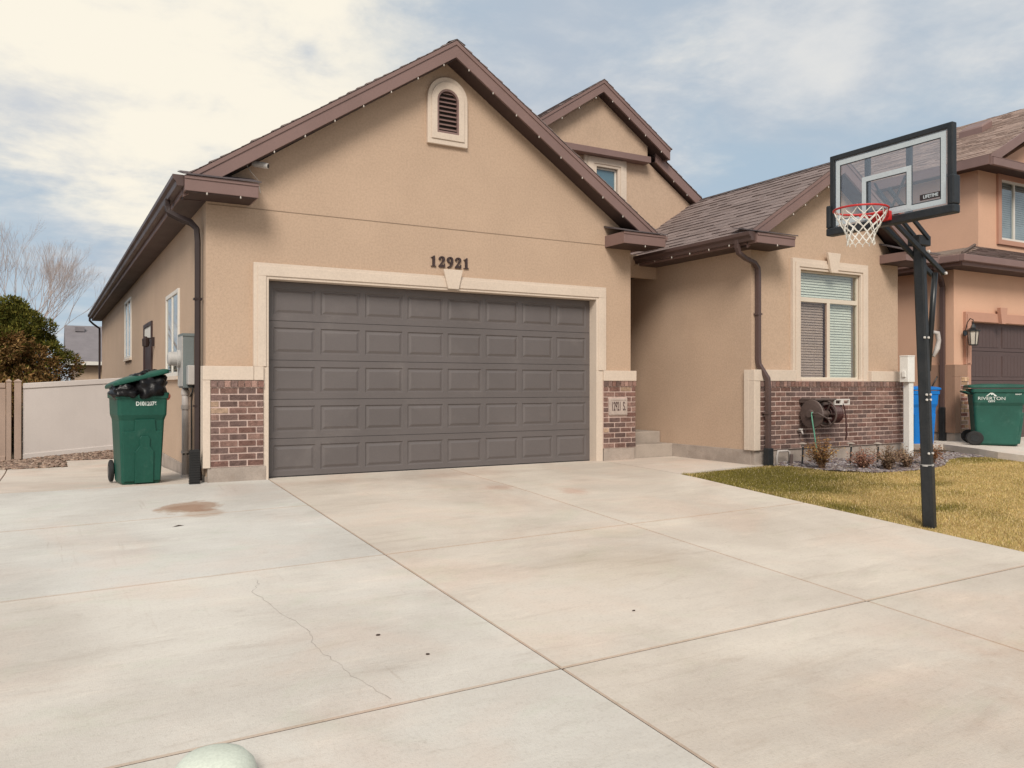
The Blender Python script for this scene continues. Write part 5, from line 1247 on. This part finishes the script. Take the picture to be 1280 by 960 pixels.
# neighbour driveway slab
mb = MB()
def nz_(x, y): return gz(x, min(y, -.3))+.095
pl_ = [(12.1, -.5), (12.1, -1.15), (12.5, -1.3), (12.1, -2.2), (11.96, -2.6), (11.94, -3.2), (12.15, -6), (12.6, -12.6), (22, -12.6), (22, -.85)]
poly_slab(mb, pl_, nz_, .3, (1.04, 1.04, 1.04)); mb.add([(12.95, -.852, nz_(13, -.85)), (22, -.852, nz_(20, -.85)), (22, .1-.9, nz_(20, -.85)), (12.95, -.8, nz_(13, -.85))], [(0, 1, 2, 3)])
tag(mb.build('neighbour_driveway', M['concrete2'], recalc=True), kind='structure')
mb = MB(); mb.box(10.9, 13.5, -1.6, 14, -.2, .0); tag(mb.build('side_yard', M['soil']), kind='structure')

# ================================================================ SMALL THINGS
o = None
mb = MB(); mb.lathe([(.165, 0), (.165, .05), (.150, .10), (.118, .135), (.07, .15), (.0, .155)], (0, 0, 0), n=40)
o = mb.build('pale_cap', M['dome'], smooth=True, bevel=.0); o.location = (-1.10, -7.02, gz(-1.07, -7.1)-.02); tag(o, 'pale grey green rounded cap lying on the driveway at the bottom edge', 'cap')
def crumb(x, y, s, label, flat=.4, grp=None):
    m_ = rock_bits(1, lambda: (0, 0, 0), (s, s), [(.05, .03, .025)], flat); m_.c = [(1, 1, 1)]*len(m_.c)
    o = m_.build('dirt_clod', M['debris'], recalc=False); o.location = (x, y, gz(x, y)+s*flat*.3); tag(o, label, 'dirt clod', grp)
crumb(.04, -5.77, .014, 'dark crumb left of the long driveway joint, upper of the two', grp='dark crumbs on the driveway')
crumb(.18, -6.18, .014, 'dark crumb left of the long driveway joint, near the cross joint', grp='dark crumbs on the driveway')
crumb(1.67, -6.12, .013, 'dark crumb alone in the middle of the beige slab', grp='dark crumbs on the driveway')
mb = MB(); mb.add([(0, 0, .004), (.05, .012, .008), (.11, .03, .005), (.06, .035, .012)], [(0, 1, 2, 3)]); mb.add([(0, 0, .001), (.05, .012, .001), (.11, .03, .001), (.06, .035, .001)], [(3, 2, 1, 0)])
o = mb.build('dead_leaf', M['debris'], recalc=False); o.location = (-.66, -2.28, gz(-.6, -2.28)); tag(o, 'small dark dead leaf on the slab in front of the brown stain', 'leaf')

# ================================================================ SKY, SUN, CAMERA
EXPO = 1.02
sun_dir = V((-.46, -.70, .68)).normalized()
L = bpy.data.lights.new('sun', 'SUN'); L.energy = 1.5; L.angle = R(22); L.color = (1, .93, .84)
so = bpy.data.objects.new('sun', L); C.objects.link(so); so.rotation_euler = (-sun_dir).to_track_quat('-Z', 'Y').to_euler(); so.location = (-20, -20, 30)
w = bpy.data.worlds.new('World'); bpy.context.scene.world = w; w.use_nodes = True; T = NT(w)
bg = T.n['Background']; bg.inputs[1].default_value = .1
sky = T.new('ShaderNodeTexSky', sky_type='NISHITA', sun_disc=False); sky.sun_elevation = math.asin(sun_dir.z); sky.sun_rotation = math.atan2(sun_dir.x, sun_dir.y)
sky.air_density = 1.0; sky.dust_density = 1.5; sky.ozone_density = 1.0; sky.altitude = 1400
tc = T.new('ShaderNodeTexCoord'); sp = T.new('ShaderNodeSeparateXYZ'); T.l.new(tc.outputs['Generated'], sp.inputs[0])
z = T.math('ADD', T.math('MAXIMUM', sp.outputs[2], 0), .16)
cb = T.new('ShaderNodeCombineXYZ'); T.l.new(T.math('DIVIDE', sp.outputs[0], z), cb.inputs[0]); T.l.new(T.math('DIVIDE', sp.outputs[1], z), cb.inputs[1])
cb.inputs[2].default_value = 4.2
uv = cb.outputs[0]
def dotd(d):
    d = V(d).normalized(); n = T.new('ShaderNodeVectorMath', operation='DOT_PRODUCT'); T.l.new(tc.outputs['Generated'], n.inputs[0]); n.inputs[1].default_value = d; return n.outputs['Value']
n1 = T.noise(uv, .95, 7, .58, .35); n2 = T.noise(uv, 2.6, 6, .6, .3); n3 = T.noise(uv, .5, 3, .5, .2)
def hexc(c, k=1.0): return tuple(v*k/.1/(2**EXPO) for v in srgb(*c))
BLUE_MIX = .95
blue = T.mixc(sky.outputs[0], hexc((172, 191, 206)), BLUE_MIX)
az = lambda deg, el: (math.sin(R(deg))*math.cos(R(el)), math.cos(R(deg))*math.cos(R(el)), math.sin(R(el)))
def lobe(a_, e_, r_, inner=.25): return T.ramp(dotd(az(a_, e_)), math.cos(R(r_)), math.cos(R(r_*inner)))
def madd(base, v, k): return T.math('ADD', base, T.math('MULTIPLY', v, k))
glow = lobe(8, 25, 26); g2 = lobe(-3, 18, 10)
n4 = T.noise(uv, 5.5, 6, .62, .2)
# broken cloud over a pale blue gap
cv = madd(madd(n1, n4, .18), n2, .15)
for (a_, e_, r_, k) in ((38, 20, 13, .08), (49, 21, 7, .16), (58, 24, 12, .14), (32, 15, 9, .10), (46, 11, 7, -.12), (56, 9, 8, -.10), (-1, 5, 6, -.10), (4, 9, 8, .06)): cv = madd(cv, lobe(a_, e_, r_), k)
cloudy = T.ramp(cv, .42, .86)
gv = madd(madd(n2, n4, .45), lobe(49, 22, 6), .22); gv = madd(gv, lobe(57, 25, 9), .14); gv = madd(gv, lobe(0, 9, 12), .10)
grey = T.mixc(hexc((182, 193, 206)), hexc((226, 226, 225)), T.ramp(gv, .56, 1.12))
c1 = T.mixc(blue, grey, T.math('MULTIPLY', cloudy, .92))
wv = madd(madd(n2, n4, .55), glow, .20); wv = madd(wv, lobe(-1, 13, 7), -.20)
warmc = T.mixc(hexc((206, 210, 215)), hexc((252, 245, 229)), T.ramp(wv, .52, 1.0))
gm = madd(madd(T.math('MULTIPLY', n3, .55), n2, .45), glow, .42); gm = madd(gm, n4, .25)
for (a_, e_, r_, k) in ((-1, 18, 9, .16), (-1, 5, 9, -.25), (27, 22, 10, -.20), (-1, 12.5, 5, -.14)): gm = madd(gm, lobe(a_, e_, r_), k)
gm = madd(gm, lobe(0, 89, 52), .42); gm = madd(gm, lobe(200, 25, 70), .30)  # unseen warm sky overhead and behind the camera, added to warm ambient light
c2 = T.mixc(c1, warmc, T.ramp(gm, .62, 1.06))
T.l.new(c2, bg.inputs[0])
cam = bpy.data.cameras.new('camera'); co = bpy.data.objects.new('camera', cam); C.objects.link(co); bpy.context.scene.camera = co
cam.sensor_width = 36; cam.lens = 1027.4409/1280*36; cam.clip_end = 2000; cam.clip_start = .05
yaw, pitch = .5171, .0032
F_ = V((math.sin(yaw)*math.cos(pitch), math.cos(yaw)*math.cos(pitch), math.sin(pitch)))
co.location = (-1.6838, -10.4079, 1.1472); co.rotation_euler = F_.to_track_quat('-Z', 'Y').to_euler()
sc = bpy.context.scene
sc.view_settings.view_transform = 'Standard'; sc.view_settings.look = 'None'; sc.view_settings.exposure = EXPO; sc.view_settings.gamma = 1; sc.view_settings.use_curve_mapping = False
sc.cycles.max_bounces = 6; sc.cycles.transparent_max_bounces = 12
